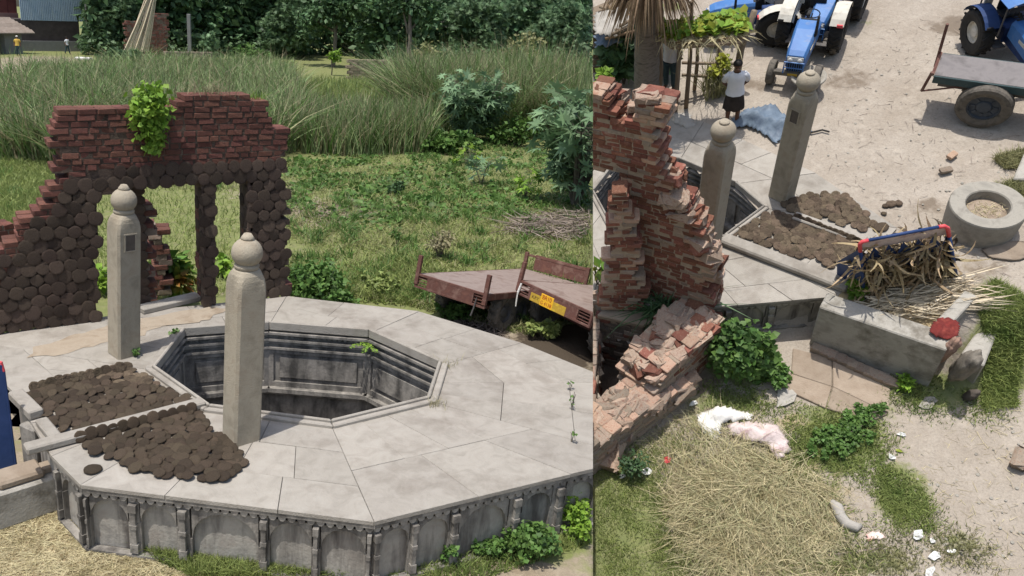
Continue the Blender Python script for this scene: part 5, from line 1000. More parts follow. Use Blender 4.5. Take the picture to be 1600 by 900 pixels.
lump('patterned_cloth', 'dull reddish cloth hanging below the red bundle', 'cloth', rp(1478, 548, zt-.25), (.15, .1, .38), 'clothdull', (R(12), 0, .3), .35, 4, 3.5, flat=False)
lump('grey_sack', 'stiff grey sack slumped over the trough end', 'sack', rp(1508, 572, zt-.45), (.22, .13, .52), 'sackgrey', (R(10), R(-14), .6), .32, 6, 2.6, flat=False)
lump('grey_sack', 'dark folded sack tip resting on the grass', 'sack', rp(1517, 618, ZL+.1), (.1, .07, .2), 'scrap', (R(20), 0, .4), .3, 7, 3, flat=False)
# ring mortar and basin
g = rp(1529, 352, 0); s = 1/ppm(g, Rr); ro = 50*s; ring = thing('stone_ring', 'round stone ring trough standing in the yard', 'stone ring', None, g); b = MB(); hr = .54
b.lathe([(ro*.95, -.05), (ro*.97, .1), (ro, hr*.7), (ro, hr-.03), (ro*.98, hr), (ro*.6, hr), (ro*.57, hr-.02), (ro*.55, hr-.3), (.01, hr-.32)], 72); b.o('body', 'stonegrey', ring)
b = MB(); b.lathe([(ro*.57, hr-.2), (ro*.4, hr-.15), (ro*.1, hr-.14), (.001, hr-.14)], 20); b.o('straw_fill', 'earthbrick', ring)
Pn = np.array(g)+np.stack([rng.normal(size=160)*ro*.22, rng.normal(size=160)*ro*.22, np.full(160, hr-.13)], 1); o = strips('straw_bits', Pn, .05+.12*rng.random(160), .008, 'straw', 1., d0=rdir(160)*np.array([1, 1, .2]), bend=rdir(160)*.2); o.parent = ring; o.matrix_parent_inverse = Matrix.Translation(-g); TOP[:] = [t for t in TOP if t[0] != o]; o['kind'] = 'stuff'
g = rp(1259, 142, 0); s = 1/ppm(g, Rr); bs = thing('stone_basin', 'shallow pale stone basin on a stem behind the niche pillar', 'basin', None, g); b = MB(); rb = 25*s; b.lathe([(rb*.45, -.03), (rb*.42, .18), (rb*.55, .24), (rb, .36), (rb*1.0, .4), (rb*.9, .4), (rb*.6, .33), (.01, .31)], 32); b.o('bowl', 'stonegrey', bs, True)
# ruined brick wall
ruin = thing('ruined_brick_wall', 'tall broken red brick wall beside the stepwell corner', 'ruin')
a, b_ = rp(940, 438, 0), rp(1116, 498, 0); wf = Rr.wall(a, b_)
ol = [(905, 264), (965, 268), (966, 292), (962, 330), (960, 400), (944, 420), (938, 440), (944, 476), (1100, 492), (1108, 476), (1104, 455), (1112, 430), (1106, 405), (1094, 396), (1094, 374), (1084, 356), (1076, 340), (1068, 334), (1064, 318), (1050, 306), (1046, 288), (1034, 280), (1032, 256), (1026, 246), (1030, 206), (1032, 172), (1022, 162), (1004, 160), (990, 180), (980, 200), (968, 196), (956, 180), (945, 158), (930, 148), (905, 148)]
wp = [wf(*q) for q in ol]
brickwall(ruin, a, b_, wp, .46, .25, .088, ['brickR', 'brickR', 'brickgrey'], 'mortarpale', maxn=300, edge=('brickpale', .3), seed=21, jit=.6, layers=3)
def crumbs(root, P0, P1, poly_px, thick, plot, n, r0, r1, mats, seed):
    rg = random.Random(seed); f = plot.wall(P0, P1); d = (P1-P0); d.z = 0; d.normalize(); nb = Vector((-d.y, d.x, 0)); seg = [f(*q) for q in poly_px]
    for i in range(n):
        x = (i+rg.random())/n*(len(seg)-1); k = int(x); a_, b__ = seg[k], seg[min(k+1, len(seg)-1)]; fr = x-k; s_, t_ = a_[0]+(b__[0]-a_[0])*fr, a_[1]+(b__[1]-a_[1])*fr; r_ = rg.uniform(r0, r1)
        obj('rubble', rg.choice(CHUNK[rg.choice(mats)]), root, P0+d*(s_-r_*.3)+nb*rg.uniform(.06, thick-.04)+Vector((0, 0, t_-r_*.35)), (rg.uniform(-.25, .25), rg.uniform(-.25, .25), math.atan2(d.y, d.x)+rg.uniform(-.4, .4)), (r_*2.1, r_*1.5, r_*.9))
crumbs(ruin, a, b_, [(1108, 476), (1104, 455), (1112, 430), (1106, 405), (1094, 396), (1094, 374), (1084, 356), (1076, 340), (1068, 334), (1064, 318), (1050, 306), (1046, 288), (1034, 280)], .46, Rr, 44, .09, .19, ['crumble', 'crumble', 'brickR'], 3)
crumbs(ruin, a, b_, [(1022, 162), (1004, 160), (990, 180), (980, 200), (968, 196), (956, 180), (945, 158), (930, 148)], .46, Rr, 20, .08, .16, ['brickR', 'crumble'], 4)
jam = thing('brick_jamb', 'projecting red brick jamb at the foot of the ruined wall', 'ruin'); a, b_ = rp(941, 484, 0), rp(1004, 484, 0); f = Rr.wall(a, b_)
brickwall(jam, a, b_, [f(*q) for q in ((943, 484), (1004, 484), (1006, 452), (1000, 430), (1008, 395), (990, 372), (1000, 338), (975, 326), (972, 300), (962, 298), (956, 350), (950, 420))], .28, .25, .088, ['brickR', 'brickR', 'brickgrey'], 'mortarpale', layers=1, maxn=200, edge=('brickpale', .3), seed=12, jit=.6)
lw = thing('low_brick_wall', 'thick low crumbling brick wall running down from the ruin', 'ruin'); a, b_ = rp(1036, 640, ZL), rp(1133, 548, ZL); f = Rr.wall(a, b_)
brickwall(lw, a, b_, [f(*q) for q in ((1030, 645), (1133, 549), (1132, 500), (1100, 524), (1066, 560), (1036, 592), (1028, 610))], .85, .26, .09, ['brickgrey', 'brickR'], 'mortarpale', layers=4, maxn=300, edge=('brickpale', .5), seed=31, jit=.7)
crumbs(lw, a, b_, [(1128, 504), (1100, 526), (1066, 562), (1036, 594)], .85, Rr, 46, .1, .22, ['crumble', 'crumble', 'brickR'], 5)
lw2 = thing('low_brick_wall', 'ankle-high brick footing below the low wall', 'ruin'); a, b_ = rp(925, 745, ZL), rp(1092, 612, ZL); f = Rr.wall(a, b_)
brickwall(lw2, a, b_, [f(*q) for q in ((900, 765), (1092, 612), (1090, 596), (1060, 612), (1010, 640), (975, 668), (900, 715))], .7, .26, .09, ['brickgrey', 'brickpale'], 'mortarpale', layers=3, maxn=300, edge=('brickpale', .6), seed=41, jit=.8)
crumbs(lw2, a, b_, [(1088, 598), (1060, 614), (1010, 642), (975, 670), (928, 702)], .7, Rr, 60, .1, .22, ['crumble', 'crumble', 'brickgrey'], 6)
for i, (u, v, r_, m_) in enumerate(((1010, 592, .3, 'brickR'), (1024, 604, .24, 'brickpale'), (985, 640, .3, 'brickpale'), (960, 672, .3, 'brickpale'), (945, 700, .34, 'brickpale'), (1002, 620, .22, 'brickR'), (1040, 590, .26, 'brickR'), (970, 650, .25, 'brickgrey'), (940, 462, .2, 'brickpale'))):
    tag(obj('rubble_block', CHUNK['brickR' if m_ == 'brickR' else 'brickgrey' if m_ == 'brickgrey' else 'crumble'][i % 7], None, rp(u, v, ZL+.2 if i != 8 else .02), (random.uniform(-.4, .4), random.uniform(-.4, .4), random.random()*6), (r_*1.9, r_*1.5, r_*1.)), ['orange broken masonry lump at the end of the low wall', 'pale broken masonry lump above the footing', 'rough masonry lump midway along the footing', 'flat pale masonry lump by the pit corner', 'large pale masonry lump at the lower left of the yard', 'small reddish masonry lump beside the pit mouth', 'orange masonry lump on the low wall face', 'grey masonry lump beside the pit edge', 'pale lump on the left end of the ledge'][i], 'rubble', 'masonry lumps around the low wall')
for i, (u, v, a_, b__, rz_) in enumerate(((1112, 492, .26, .16, .7), (1090, 500, .3, .17, .6), (1076, 516, .3, .2, .9), (1060, 530, .26, .2, .7), (1048, 552, .3, .18, .8), (1034, 566, .26, .2, .5), (1080, 494, .24, .16, .8), (1052, 520, .26, .15, .8))):
    lump('masonry_block', ['worn masonry block at the ruin end of the low wall', 'long worn block second along the low wall', 'broad worn block in the middle of the low wall outer side', 'broad worn block in the middle of the low wall', 'worn block toward the lower end of the low wall', 'last worn block above the orange lump', 'small worn block against the ruin foot', 'worn block on the inner side of the low wall'][i], 'rubble', rp(u, v, -.3), (a_, b__, .11), 'brickpale' if i % 3 else 'brickR', (random.uniform(-.08, .08), random.uniform(-.08, .08), rz_+math.pi*.0), .5, 130+i, 1.6, k=2, group='worn blocks topping the low wall')
pit = thing('brick_pit', 'deep dark brick lined pit beside the low wall', 'pit')
for i in range(4):
    a, b_ = PIT[i], PIT[(i+1) % 4]; d, n, ln = oriented(a, b_); cc = sum((Vector(p) for p in PIT), Vector())/4
    if n.dot(cc-a) < 0: a, b_ = b_, a
    brickwall(pit, a+Vector((0, 0, -1.75)), b_+Vector((0, 0, -1.75)), [(0, 0), (ln, 0), (ln, 1.62 if i != 2 else 1.0), (0, 1.62 if i != 2 else 1.0)], .2, .3, .115, ['brickgrey', 'brickR'], 'mortar', layers=1, maxn=70, seed=50+i)
b = MB(); b.prism(sorted_ccw(shrinkp(PIT, 1.1, cc)), -2., -1.9); b.o('pit_floor', 'mortar', pit)
o = slab(sorted_ccw([rp(*q, -.1) for q in ((932, 492), (958, 468), (1060, 474), (1052, 492), (1006, 508))]), -.22, -.1, None, 'earth_ledge', 'earthbrick', .0, .02); tag(o, 'earthy ledge with weeds above the pit', 'ledge')
bush('strap_plant', 'strap-leaved plant on the ledge at the foot of the ruin', 'plant', rp(1035, 480, -.08), (.5, .4, .25), 10, .1, 'diamond', 'leafagave', stems=2)
Pn = np.array(rp(1033, 480, -.1))+rng.normal(size=(170, 3))*np.array([.2, .16, 0]); o = strips('strap_leaves', Pn, .3+.3*rng.random(170), .045, 'leafagave', 2.2, segs=5); tag(o, 'arching strap leaves spilling over the ledge', 'plant')
bush('weed_bush', 'small leafy weed left of the strap-leaved plant', 'weed', rp(965, 480, -.1), (.2, .16, .16), 120, .09, 'heart', 'leafbush')
bush('croton_plant', 'glossy red and green plant at the left edge of the ledge', 'plant', rp(934, 446, 0), (.18, .2, .4), 70, .25, 'diamond', 'croton')
bush('weed_bush', 'small weed on top of the low wall', 'weed', rp(1073, 520, -.2), (.2, .16, .1), 60, .1, 'diamond', 'leafbush')
bush('weed_sprig', 'tiny bright leaf tuft on the broken wall edge', 'weed', rp(1064, 340, 1.0), (.07, .07, .1), 14, .12, 'heart', 'leaflime', stems=2)
bush('leafy_bush', 'large leafy bush between the low wall and the arch panel', 'bush', rp(1154, 578, ZL), (.64, .5, .72), 1500, .15, 'heart', 'leafbush', stems=8)
bush('leafy_bush', 'yellowish leafy sprawl at the front of the large bush', 'bush', rp(1150, 572, ZL+.2), (.4, .35, .35), 160, .18, 'heart', 'leaflime')
bush('weed_bush', 'leafy weeds at the foot of the arch panel', 'weed', rp(1205, 590, ZL), (.5, .35, .2), 320, .12, 'heart', 'leafbush')
bush('weed_bush', 'bright weed at the lower corner of the trough side', 'weed', rp(1414, 606, ZL), (.24, .18, .16), 240, .075, 'diamond', 'leaflime')
bush('weed_bush', 'leafy sprig between the curb and the blue crib', 'weed', rp(1334, 470, -.05), (.16, .14, .3), 110, .14, 'heart', 'leaflime')
bush('weed_bush', 'grey green leafy weed beside the straw heap', 'weed', rp(990, 740, ZL), (.3, .28, .3), 300, .07, 'diamond', 'leafagave')
bush('weed_bush', 'dark creeping weed patch right of the sacks', 'weed', rp(1310, 690, ZL), (.8, .4, .12), 700, .07, 'heart', 'leafbush')
bush('weed_bush', 'creeping weed patch below the ground slabs', 'weed', rp(1340, 655, ZL), (.7, .25, .1), 420, .07, 'heart', 'leafbush')
# grass and straw
def ylawn(name, label, poly, n, h, mat='grass', w=.014, lean=1.2): P = pxpoly(Rr, poly, n, ZL); P[:, :2] += rng.normal(size=(n, 2))*np.array([.13, .13]); q_ = noise2(P[:, 0], P[:, 1], 3.5, 5); P = P[q_+rng.random(n)*.9 > .1]; h = h*.8; o = strips(name, P, h, w, mat, lean, segs=2); tag(o, label, 'grass'); o['kind'] = 'stuff'
ylawn('yard_lawn', 'short lawn at the lower left of the yard', [(928, 725), (985, 690), (1060, 690), (1030, 760), (1060, 850), (1110, 900), (928, 900)], 11000, .09, w=.01)
ylawn('yard_lawn', 'dull grass at the bottom of the yard', [(1060, 850), (1330, 860), (1420, 830), (1440, 900), (1060, 900)], 4000, .1, 'grassdull')
ylawn('yard_lawn', 'dense grass patch right of the sacks', [(1220, 700), (1250, 660), (1320, 640), (1400, 680), (1390, 730), (1320, 760), (1250, 740)], 6500, .11)
ylawn('yard_lawn', 'grass strip running down to the litter', [(1340, 740), (1400, 730), (1450, 790), (1460, 830), (1400, 825), (1350, 780)], 4500, .1)
ylawn('yard_lawn', 'grass around the trough end and sacks', [(1390, 590), (1440, 600), (1500, 575), (1540, 620), (1570, 650), (1480, 650), (1400, 635)], 4200, .1)
P = pxpoly(Rr, [(1500, 490), (1540, 465), (1600, 500), (1600, 620), (1545, 620), (1540, 560)], 9000, -.5); P[:, 2] = zR(P); o = strips('yard_lawn', P, .12, .012, 'grass', 1.2, segs=2); tag(o, 'grassy slope at the right edge of the yard', 'grass'); o['kind'] = 'stuff'
ylawn('yard_lawn', 'sparse weeds around the rubbish at the bottom right', [(1440, 850), (1520, 830), (1560, 870), (1500, 890)], 1000, .1, 'grassdull')
ylawn('yard_lawn', 'weedy grass between the bush and the sacks', [(1090, 600), (1180, 610), (1260, 640), (1230, 670), (1120, 640)], 2600, .1)
for nm, pl in (('grass tuft on the right edge behind the ring', [(1550, 248), (1600, 235), (1600, 262), (1570, 265)]), ('grass patch at the slab on the right edge', [(1555, 292), (1600, 280), (1600, 312), (1570, 305)])):
    P = pxpoly(Rr, pl, 900, 0); o = strips('yard_lawn', P, .14, .014, 'grassdull', 1.1, segs=2); tag(o, nm, 'grass'); o['kind'] = 'stuff'
HEAP = [(1030, 700), (1048, 668), (1080, 655), (1110, 672), (1150, 690), (1205, 715), (1240, 728), (1262, 760), (1300, 780), (1290, 815), (1330, 850), (1345, 885), (1300, 905), (1200, 910), (1150, 895), (1090, 905), (1075, 860), (1090, 830), (1050, 800), (1062, 770), (1022, 745)]
hc = rp(1165, 790, ZL)
def heapz(P): dd = np.hypot((P[:, 0]-hc.x)/1.5, (P[:, 1]-hc.y)/1.5); return np.clip(1-dd, 0, 1)*.26
for mt, n_, fl in (('straw', 9500, .62), ('strawgreen', 4600, .5)):
    P = pxpoly(Rr, HEAP, n_, ZL+.02); P[:, :2] += rng.normal(size=(n_, 2))*.14; q_ = noise2(P[:, 0], P[:, 1], 2.2, 55); P = P[q_+rng.random(n_)*1.2 > .15]; n_ = len(P); P[:, 2] += heapz(P)*(.3+.75*rng.random(n_)); P[:, :2] += rng.normal(size=(n_, 2))*.16; tf = 2.6*noise2(P[:, 0], P[:, 1], 2.4, 77)+2.4+rng.normal(size=n_)*.7; d0 = np.stack([np.cos(tf), np.sin(tf), rng.normal(size=n_)*.16], 1); d0 = np.where((rng.random(n_) < .3)[:, None], rdir(n_)*np.array([1, 1, .5]), d0); P[:, 2] += .09*np.clip(noise2(P[:, 0], P[:, 1], 4.2, 33), 0, 1); o = strips('straw_heap', P, .12+.5*rng.random(n_)**1.4, .008, mt, 1., segs=4, d0=d0, bend=rdir(n_)*np.array([.45, .45, .2])-np.array([0, 0, .1])); tag(o, 'heap of '+('dry yellow' if mt == 'straw' else 'greenish half-dry')+' straw on the lower yard', 'straw'); o['kind'] = 'stuff'
ylawn('yard_lawn', 'grass growing up through the edges of the straw', [(1000, 720), (1060, 660), (1130, 680), (1260, 740), (1340, 800), (1380, 880), (1300, 905), (1080, 905), (1040, 820)], 5200, .13)
bm = bmesh.new(); bmesh.ops.create_grid(bm, x_segments=30, y_segments=30, size=1.55)
for v in bm.verts: v.co.x += hc.x; v.co.y += hc.y; v.co.z = ZL-.2+heapz(np.array([[v.co.x, v.co.y, 0]]))[0]*.95
me = bpy.data.meshes.new('straw_mound'); bm.to_mesh(me); bm.free(); me.materials.append(MATS['strawgreen']); o = obj('straw_mound', me); tag(o, 'matted core of the straw heap', 'straw'); o['kind'] = 'stuff'
N_ = 700; P = pxpoly(Rr, [(1260, 640), (1400, 560), (1600, 620), (1600, 900), (1300, 900)], N_, ZL+.01); o = strips('loose_straw', P, .05+.2*rng.random(N_), .007, 'straw', 1., d0=rdir(N_)*np.array([1, 1, .05]), bend=rdir(N_)*np.array([.3, .3, .02])); tag(o, 'loose straws scattered on the lower yard', 'straw'); o['kind'] = 'stuff'
N_ = 500; P = pxpoly(Rr, [(1200, 60), (1500, 20), (1600, 100), (1600, 440), (1500, 440), (1300, 280)], N_, 0.); o = strips('loose_straw', P, .05+.2*rng.random(N_), .01, 'twig', 1., d0=rdir(N_)*np.array([1, 1, .05]), bend=rdir(N_)*np.array([.3, .3, .02])); tag(o, 'loose twigs scattered on the upper yard', 'twigs'); o['kind'] = 'stuff'
N_ = 160; k_ = pxpoly(Rr, [(1160, 130), (1300, 90), (1600, 30), (1600, 440), (1520, 440), (1300, 270)], N_, -.015); P = np.concatenate([k_, pxpoly(Rr, [(1380, 660), (1600, 620), (1600, 900), (1420, 860)], 90, ZL)])
pv = [cakemesh(60+i, 'stonegrey') for i in range(3)]; q = joinstuff('pebbles', [(random.choice(pv), Matrix.Translation(p)@Matrix.Rotation(random.random()*6, 4, 'Z')@Matrix.Diagonal((*[random.uniform(.008, .028)]*2, random.uniform(.02, .05), 1))) for p in P], None); tag(q, 'pebbles scattered over the yard', 'pebbles')
# ------------------------------------------------------------------ yard: shelter, palm, person, vehicles
person('person in a white shirt and black skirt standing with hands behind the back', rp(1143, 194, 0), R(-28), 1.6, 'back')
person('person in a white shirt half hidden in the shelter beside the palm trunk', rp(1046, 140, 0), R(-60), 1.6, 'side', 'shirt', 'trousers')
sh = thing('pole_shelter', 'rickety pole shelter with gourd leaves on its flat roof', 'shelter'); ZS = 1.95
def pole(pts, r, mat='wood', name='pole', parent=None): b = MB(); b.tube(pts, r, 7); return b.o(name, mat, parent, True)
def up(u, v, vt, z=0.): P = rp(u, v, z); return P, P+Vector((0, 0, Rr.wall(P, P+Vector((1, 0, 0)))(u, vt)[1]))
for (u, v, vt, dx, r) in ((1055, 172, 62, .05, .05), (1072, 168, 6, 0, .045), (1150, 128, 28, .25, .075), (1085, 140, 60, 0, .04), (1118, 120, 62, .02, .035), (1030, 150, 60, 0, .05)):
    a, c = up(u, v, vt); pole([a, (a+c)/2+Vector((.03, 0, 0)), c+Vector((dx, 0, 0))], [r*1.1, r, r*.85], parent=sh, name='pole')
rc4 = [rp(1022, 52, ZS), rp(1160, 34, ZS), rp(1162, 66, ZS), rp(1050, 74, ZS)]
for i in range(4): pole([rc4[i]+Vector((0, 0, random.uniform(-.03, .03))), rc4[(i+1) % 4]], .05, parent=sh, name='roof_beam')
for i in range(9): x = (i+.5)/9; pole([rc4[0].lerp(rc4[1], x)+Vector((0, 0, .05)), rc4[3].lerp(rc4[2], x)+Vector((0, 0, .05))], .025, parent=sh, name='roof_lath')
for y0, y1, z in ((98, 100, .0), (117, 122, .0)): a, b_ = rp(1060, 150, 0), rp(1150, 130, 0); f = Rr.wall(a, b_); q0, q1 = f(1066, y0), f(1148, y1); dd = (b_-a).normalized(); pole([a+dd*q0[0]+Vector((0, 0, q0[1])), a+dd*q1[0]+Vector((0, 0, q1[1]))], .035, parent=sh, name='rail')
mat_ = sorted_ccw([p.copy() for p in rc4]); b = MB(); b.prism(mat_, ZS+.06, ZS+.12); b.o('roof_mat', 'deadfrond', sh)
N_ = 500; x, y = rng.random(N_), rng.random(N_); A, B_ = np.array(rc4[0]), np.array(rc4[1]); C4, D4 = np.array(rc4[2]), np.array(rc4[3]); P = (A+(B_-A)*x[:, None])*(1-y[:, None])+(D4+(C4-D4)*x[:, None])*y[:, None]+np.array([0, 0, .14])
o = strips('roof_straw', P, .2+.4*rng.random(N_), .03, 'straw', 1., d0=rdir(N_)*np.array([1, 1, .15]), bend=rdir(N_)*.3-np.array([0, 0, .3])); o.parent = sh; TOP[:] = [t for t in TOP if t[0] != o]
kk = 420; P = P[:kk]+np.array([0, 0, .12])*rng.random((kk, 1)); y_ = y[:kk]; leaves('gourd_leaves', P[y_ < .75], .17, 'heart', 'leafyellow', sh, .1, 2.); leaves('gourd_leaves', P[::3]+np.array([.05, .03, .03]), .17, 'heart', 'leaflime', sh, .1, 2.)
pt = thing('palm_tree', 'thick palm trunk with a skirt of dead fronds', 'palm'); a, c = up(1010, 172, -60); V = []
b = MB(); nseg = 26; b.tube([a.lerp(c, i/nseg) for i in range(nseg+1)], [.27-.05*i/nseg+(.014 if i % 2 else 0) for i in range(nseg+1)], 16); b.o('trunk', 'palmbark', pt, True)
ct = up(1013, 172, -30)[1]; N_ = 620; an = rng.random(N_)*6.28; od = np.stack([np.cos(an), np.sin(an), np.zeros(N_)], 1); P = np.array(ct)+od*.2+np.array([0, 0, .5])*rng.random((N_, 1)); o = strips('dead_fronds', P, .75+.5*rng.random(N_), .05, 'deadfrond', 1., segs=4, d0=od*.75+np.array([0, 0, -.15])+rdir(N_)*.15, bend=od*-.15+np.array([0, 0, -.75])); o.parent = pt; TOP[:] = [t for t in TOP if t[0] != o]
# clutter behind the wall at the left
for i, (pl, z, m_, lab) in enumerate((([(930, 22), (975, 14), (992, 40), (960, 62), (930, 58)], 1.5, 'rag', 'grey plastic sheet draped on the shelter clutter'), ([(930, 50), (968, 48), (985, 66), (945, 78), (930, 76)], 1.2, 'tarp', 'dark slate sheet below the grey plastic sheet'))): crumple('plastic_sheet', lab, 'sheet', pl, z, .3, m_, 20+i, .08)
for i in range(9): a = rp(935+i*9, 18+random.random()*30, 1.55); o = pole([a, a+Vector((random.uniform(-.8, .8), random.uniform(-.4, .4), random.uniform(-.1, .3)))], .035, 'deadfrond' if i % 2 else 'wood', 'dry_branch'); tag(o, 'dry stick lying on the shelter clutter at the top left', 'stick', 'sticks on the shelter clutter')
st = thing('clutter_stack', 'stack of dark boards under the plastic sheets', 'boards')
for i in range(6): b = MB(); b.box(rp(955, 92, 0)+Vector((random.uniform(-.1, .1), 0, .14+i*.22)), (1.5, .8, .16), random.uniform(-.1, .1)); b.o('board', 'wood', st, bev=.01)
bush('big_leaf_plant', 'dark big-leaved plant left of the palm trunk', 'plant', rp(975, 130, 0), (.55, .4, .85), 260, .38, 'heart', 'leafdark')
bush('leafy_bush', 'bright green bush behind the left end of the ruined wall', 'bush', rp(938, 150, .3), (.38, .35, .6), 380, .13, 'diamond', 'leaflime')
bush('big_leaf_plant', 'broad dark leaves right of the palm trunk', 'plant', rp(1037, 118, 0), (.2, .2, .5), 50, .3, 'heart', 'leafdark')
o = strips('wild_grass', pxpoly(Rr, [(1095, 135), (1130, 125), (1138, 150), (1100, 160)], 160, 0), .5+.7*rng.random(160), .02, 'grassdull', .7); tag(o, 'thin dry stems growing under the shelter', 'weed')
bush('weed_bush', 'scraggly vine on the shelter rails', 'weed', rp(1122, 140, 0), (.25, .2, .7), 90, .14, 'heart', 'leafyellow')
# tractors
def tractor(label, rear, front, canopy=False, hood='blue', fender='white', sc=1.):
    a, f = rp(*rear), rp(*front); d = f-a; rz = math.atan2(d.y, d.x)-R(90); t = thing('farm_tractor', label, 'tractor', 'farm tractors in the yard', a, rz); t.scale = (sc, sc, sc)
    for s in (-1, 1):
        wheel(t, (s*.72, 0, .68), (s, 0, 0), .66, .38, 15, 'rubber', 'white', 0, .5); wheel(t, (s*.62, 1.95, .36), (s, 0, 0), .36, .2, 0, 'dusty', 'white', 0, .5)
        b = MB(); K = 9; V = []
        for i in range(K):
            an = R(38+120*i/(K-1)); 
            for x in (.52, .9): V.append((s*x, math.cos(an)*.76*1.02, .68+math.sin(an)*.78))
        b.add(V, [(2*i, 2*i+1, 2*i+3, 2*i+2) for i in range(K-1)])
        b.add([(s*.5, 0, .7)]+[(s*.5, math.cos(R(38+120*i/(K-1)))*.77, .68+math.sin(R(38+120*i/(K-1)))*.78) for i in range(K)], [(0, i, i+1) for i in range(1, K)])
        fo = b.o('fender', fender, t); b = MB(); b.box((s*.8, .64, 1.2), (.16, .05, .1)); b.o('fender_lamp', 'red' if s < 0 else 'black', fo, bev=.01)
    b = MB(); x0, x1 = .27, .3
    sec = [(.72, .33, .92, 1.42), (1.2, .31, .86, 1.4), (2.0, .27, .74, 1.24), (2.16, .25, .76, 1.16)]; V = []
    for y, hw, z0, z1 in sec: V += [(-hw, y, z0), (-hw, y, z1-.1), (-hw*.8, y, z1), (hw*.8, y, z1), (hw, y, z1-.1), (hw, y, z0)]
    b.add(V, [(6*i+j, 6*i+j+1, 6*i+6+j+1, 6*i+6+j) for i in range(3) for j in range(5)]+[(5, 4, 3, 2, 1, 0), (18, 19, 20, 21, 22, 23)]); b.o('hood', hood, t, bev=.01)
    for s in (-1, 1): b = MB(); b.box((s*.302, 1.3, 1.1), (.012, 1., .1)); b.o('side_stripe', 'white', t)
    b = MB(); b.box((0, 2.17, 1.02), (.44, .03, .2)); g_ = b.o('lamp_surround', 'lens', t, bev=.01)
    for s in (-1, 1): b = MB(); b.lathe([(.07, 0), (.075, .03), (.05, .045), (.001, .05)], 16, (s*.13, 2.185, 1.02), Vector((0, 0, 1)).rotation_difference(Vector((0, 1, 0))).to_matrix()); b.o('headlight', 'lens', g_, True)
    b = MB(); b.box((0, 2.14, .78), (.42, .05, .26)); gr = b.o('grille', 'black', t); b = MB()
    for i in range(7): b.box((-.18+i*.06, 2.18, .78), (.014, .03, .26))
    b.o('grille_bars', hood, gr); b = MB(); b.tube([(-.26, 2.28, .62), (-.26, 2.24, .98), (.26, 2.24, .98), (.26, 2.28, .62)], .022, 6); b.tube([(-.25, 2.26, .8), (.25, 2.26, .8)], .016, 6); b.o('brush_guard', hood, t)
    b = MB(); b.box((0, 2.2, .56), (1.05, .12, .14)); bp = b.o('bumper', 'dusty', t, bev=.015); b = MB(); b.box((0, 2.265, .575), (.26, .01, .07)); b.o('number_plate', 'yellowdirty', bp)
    b = MB(); b.box((0, 1.95, .42), (1.1, .1, .09)); b.o('front_axle', 'steel', t); b = MB(); b.box((0, 1.1, .66), (.34, 1.7, .36)); b.box((0, .1, .72), (.5, .7, .5)); b.tube([(-.6, 0, .68), (.6, 0, .68)], .11, 10); b.o('engine_block', 'bluedk' if hood == 'blue' else 'steel', t, bev=.02)
    b = MB(); b.tube([(-.24, 1.35, 1.2), (-.3, 1.35, 1.35), (-.3, 1.35, 1.95)], [.03, .045, .035], 10); b.o('exhaust', 'black', t, True)
    b = MB(); b.box((0, -.12, 1.08), (.44, .42, .1)); b.box((0, -.32, 1.27), (.44, .09, .34)); b.o('seat', 'black', t, bev=.03); b = MB(); b.box((0, .74, 1.32), (.5, .1, .22)); b.o('dashboard', 'black', t, bev=.02)
    b = MB(); b.tube([(.2*math.cos(R(i*24)), .45+.06*math.sin(R(i*24)), 1.42+.19*math.sin(R(i*24))) for i in range(16)], .016, 6); b.tube([(0, .7, 1.25), (0, .45, 1.42)], .02, 6); b.o('steering_wheel', 'black', t)
    for s in (-1, 1): b = MB(); b.box((s*.42, .55, .55), (.3, .4, .03)); b.o('footplate', 'steel', t)
    b = MB(); b.box((.5, -.35, 1.35), (.22, .05, .3)); b.o('backrest_panel', 'white', t)
    if canopy:
        for x in (-.6, .6):
            for y in (-.5, .75): b = MB(); b.tube([(x, y, 1.0), (x, y, 2.05)], .025, 6); b.o('canopy_post', 'steel', t)
        b = MB(); V = []; K = 8
        for i in range(K+1):
            x = -.75+1.5*i/K; z = 2.05+.16*math.sin(math.pi*i/K)
            for y in (-.75, 1.0): V += [(x, y, z), (x, y, z+.02)]
        b.add(V, [(4*i, 4*i+2, 4*i+6, 4*i+4) for i in range(K)]+[(4*i+1, 4*i+5, 4*i+7, 4*i+3) for i in range(K)]+[(4*i, 4*i+4, 4*i+5, 4*i+1) for i in range(K)]+[(4*i+2, 4*i+3, 4*i+7, 4*i+6) for i in range(K)]); b.o('canopy', 'blue', t)
        b = MB(); b.box((0, 1.0, 2.0), (1.4, .03, .14)); b.o('canopy_fringe', 'black', t)
    return t
tractor('blue tractor with white fenders facing the camera', (1264, 70), (1246, 112), sc=.73)
tractor('blue tractor turned left behind the pole shelter', (1208, 50), (1120, 56), sc=.66)
tractor('tractor at the top edge behind the blue one, only its rear in view', (1300, 22), (1285, 50), sc=.7)
tractor('blue tractor under a blue canopy at the right edge', (1558, 72), (1590, 112), canopy=True, fender='bluedk', sc=.7)
zt_ = .95
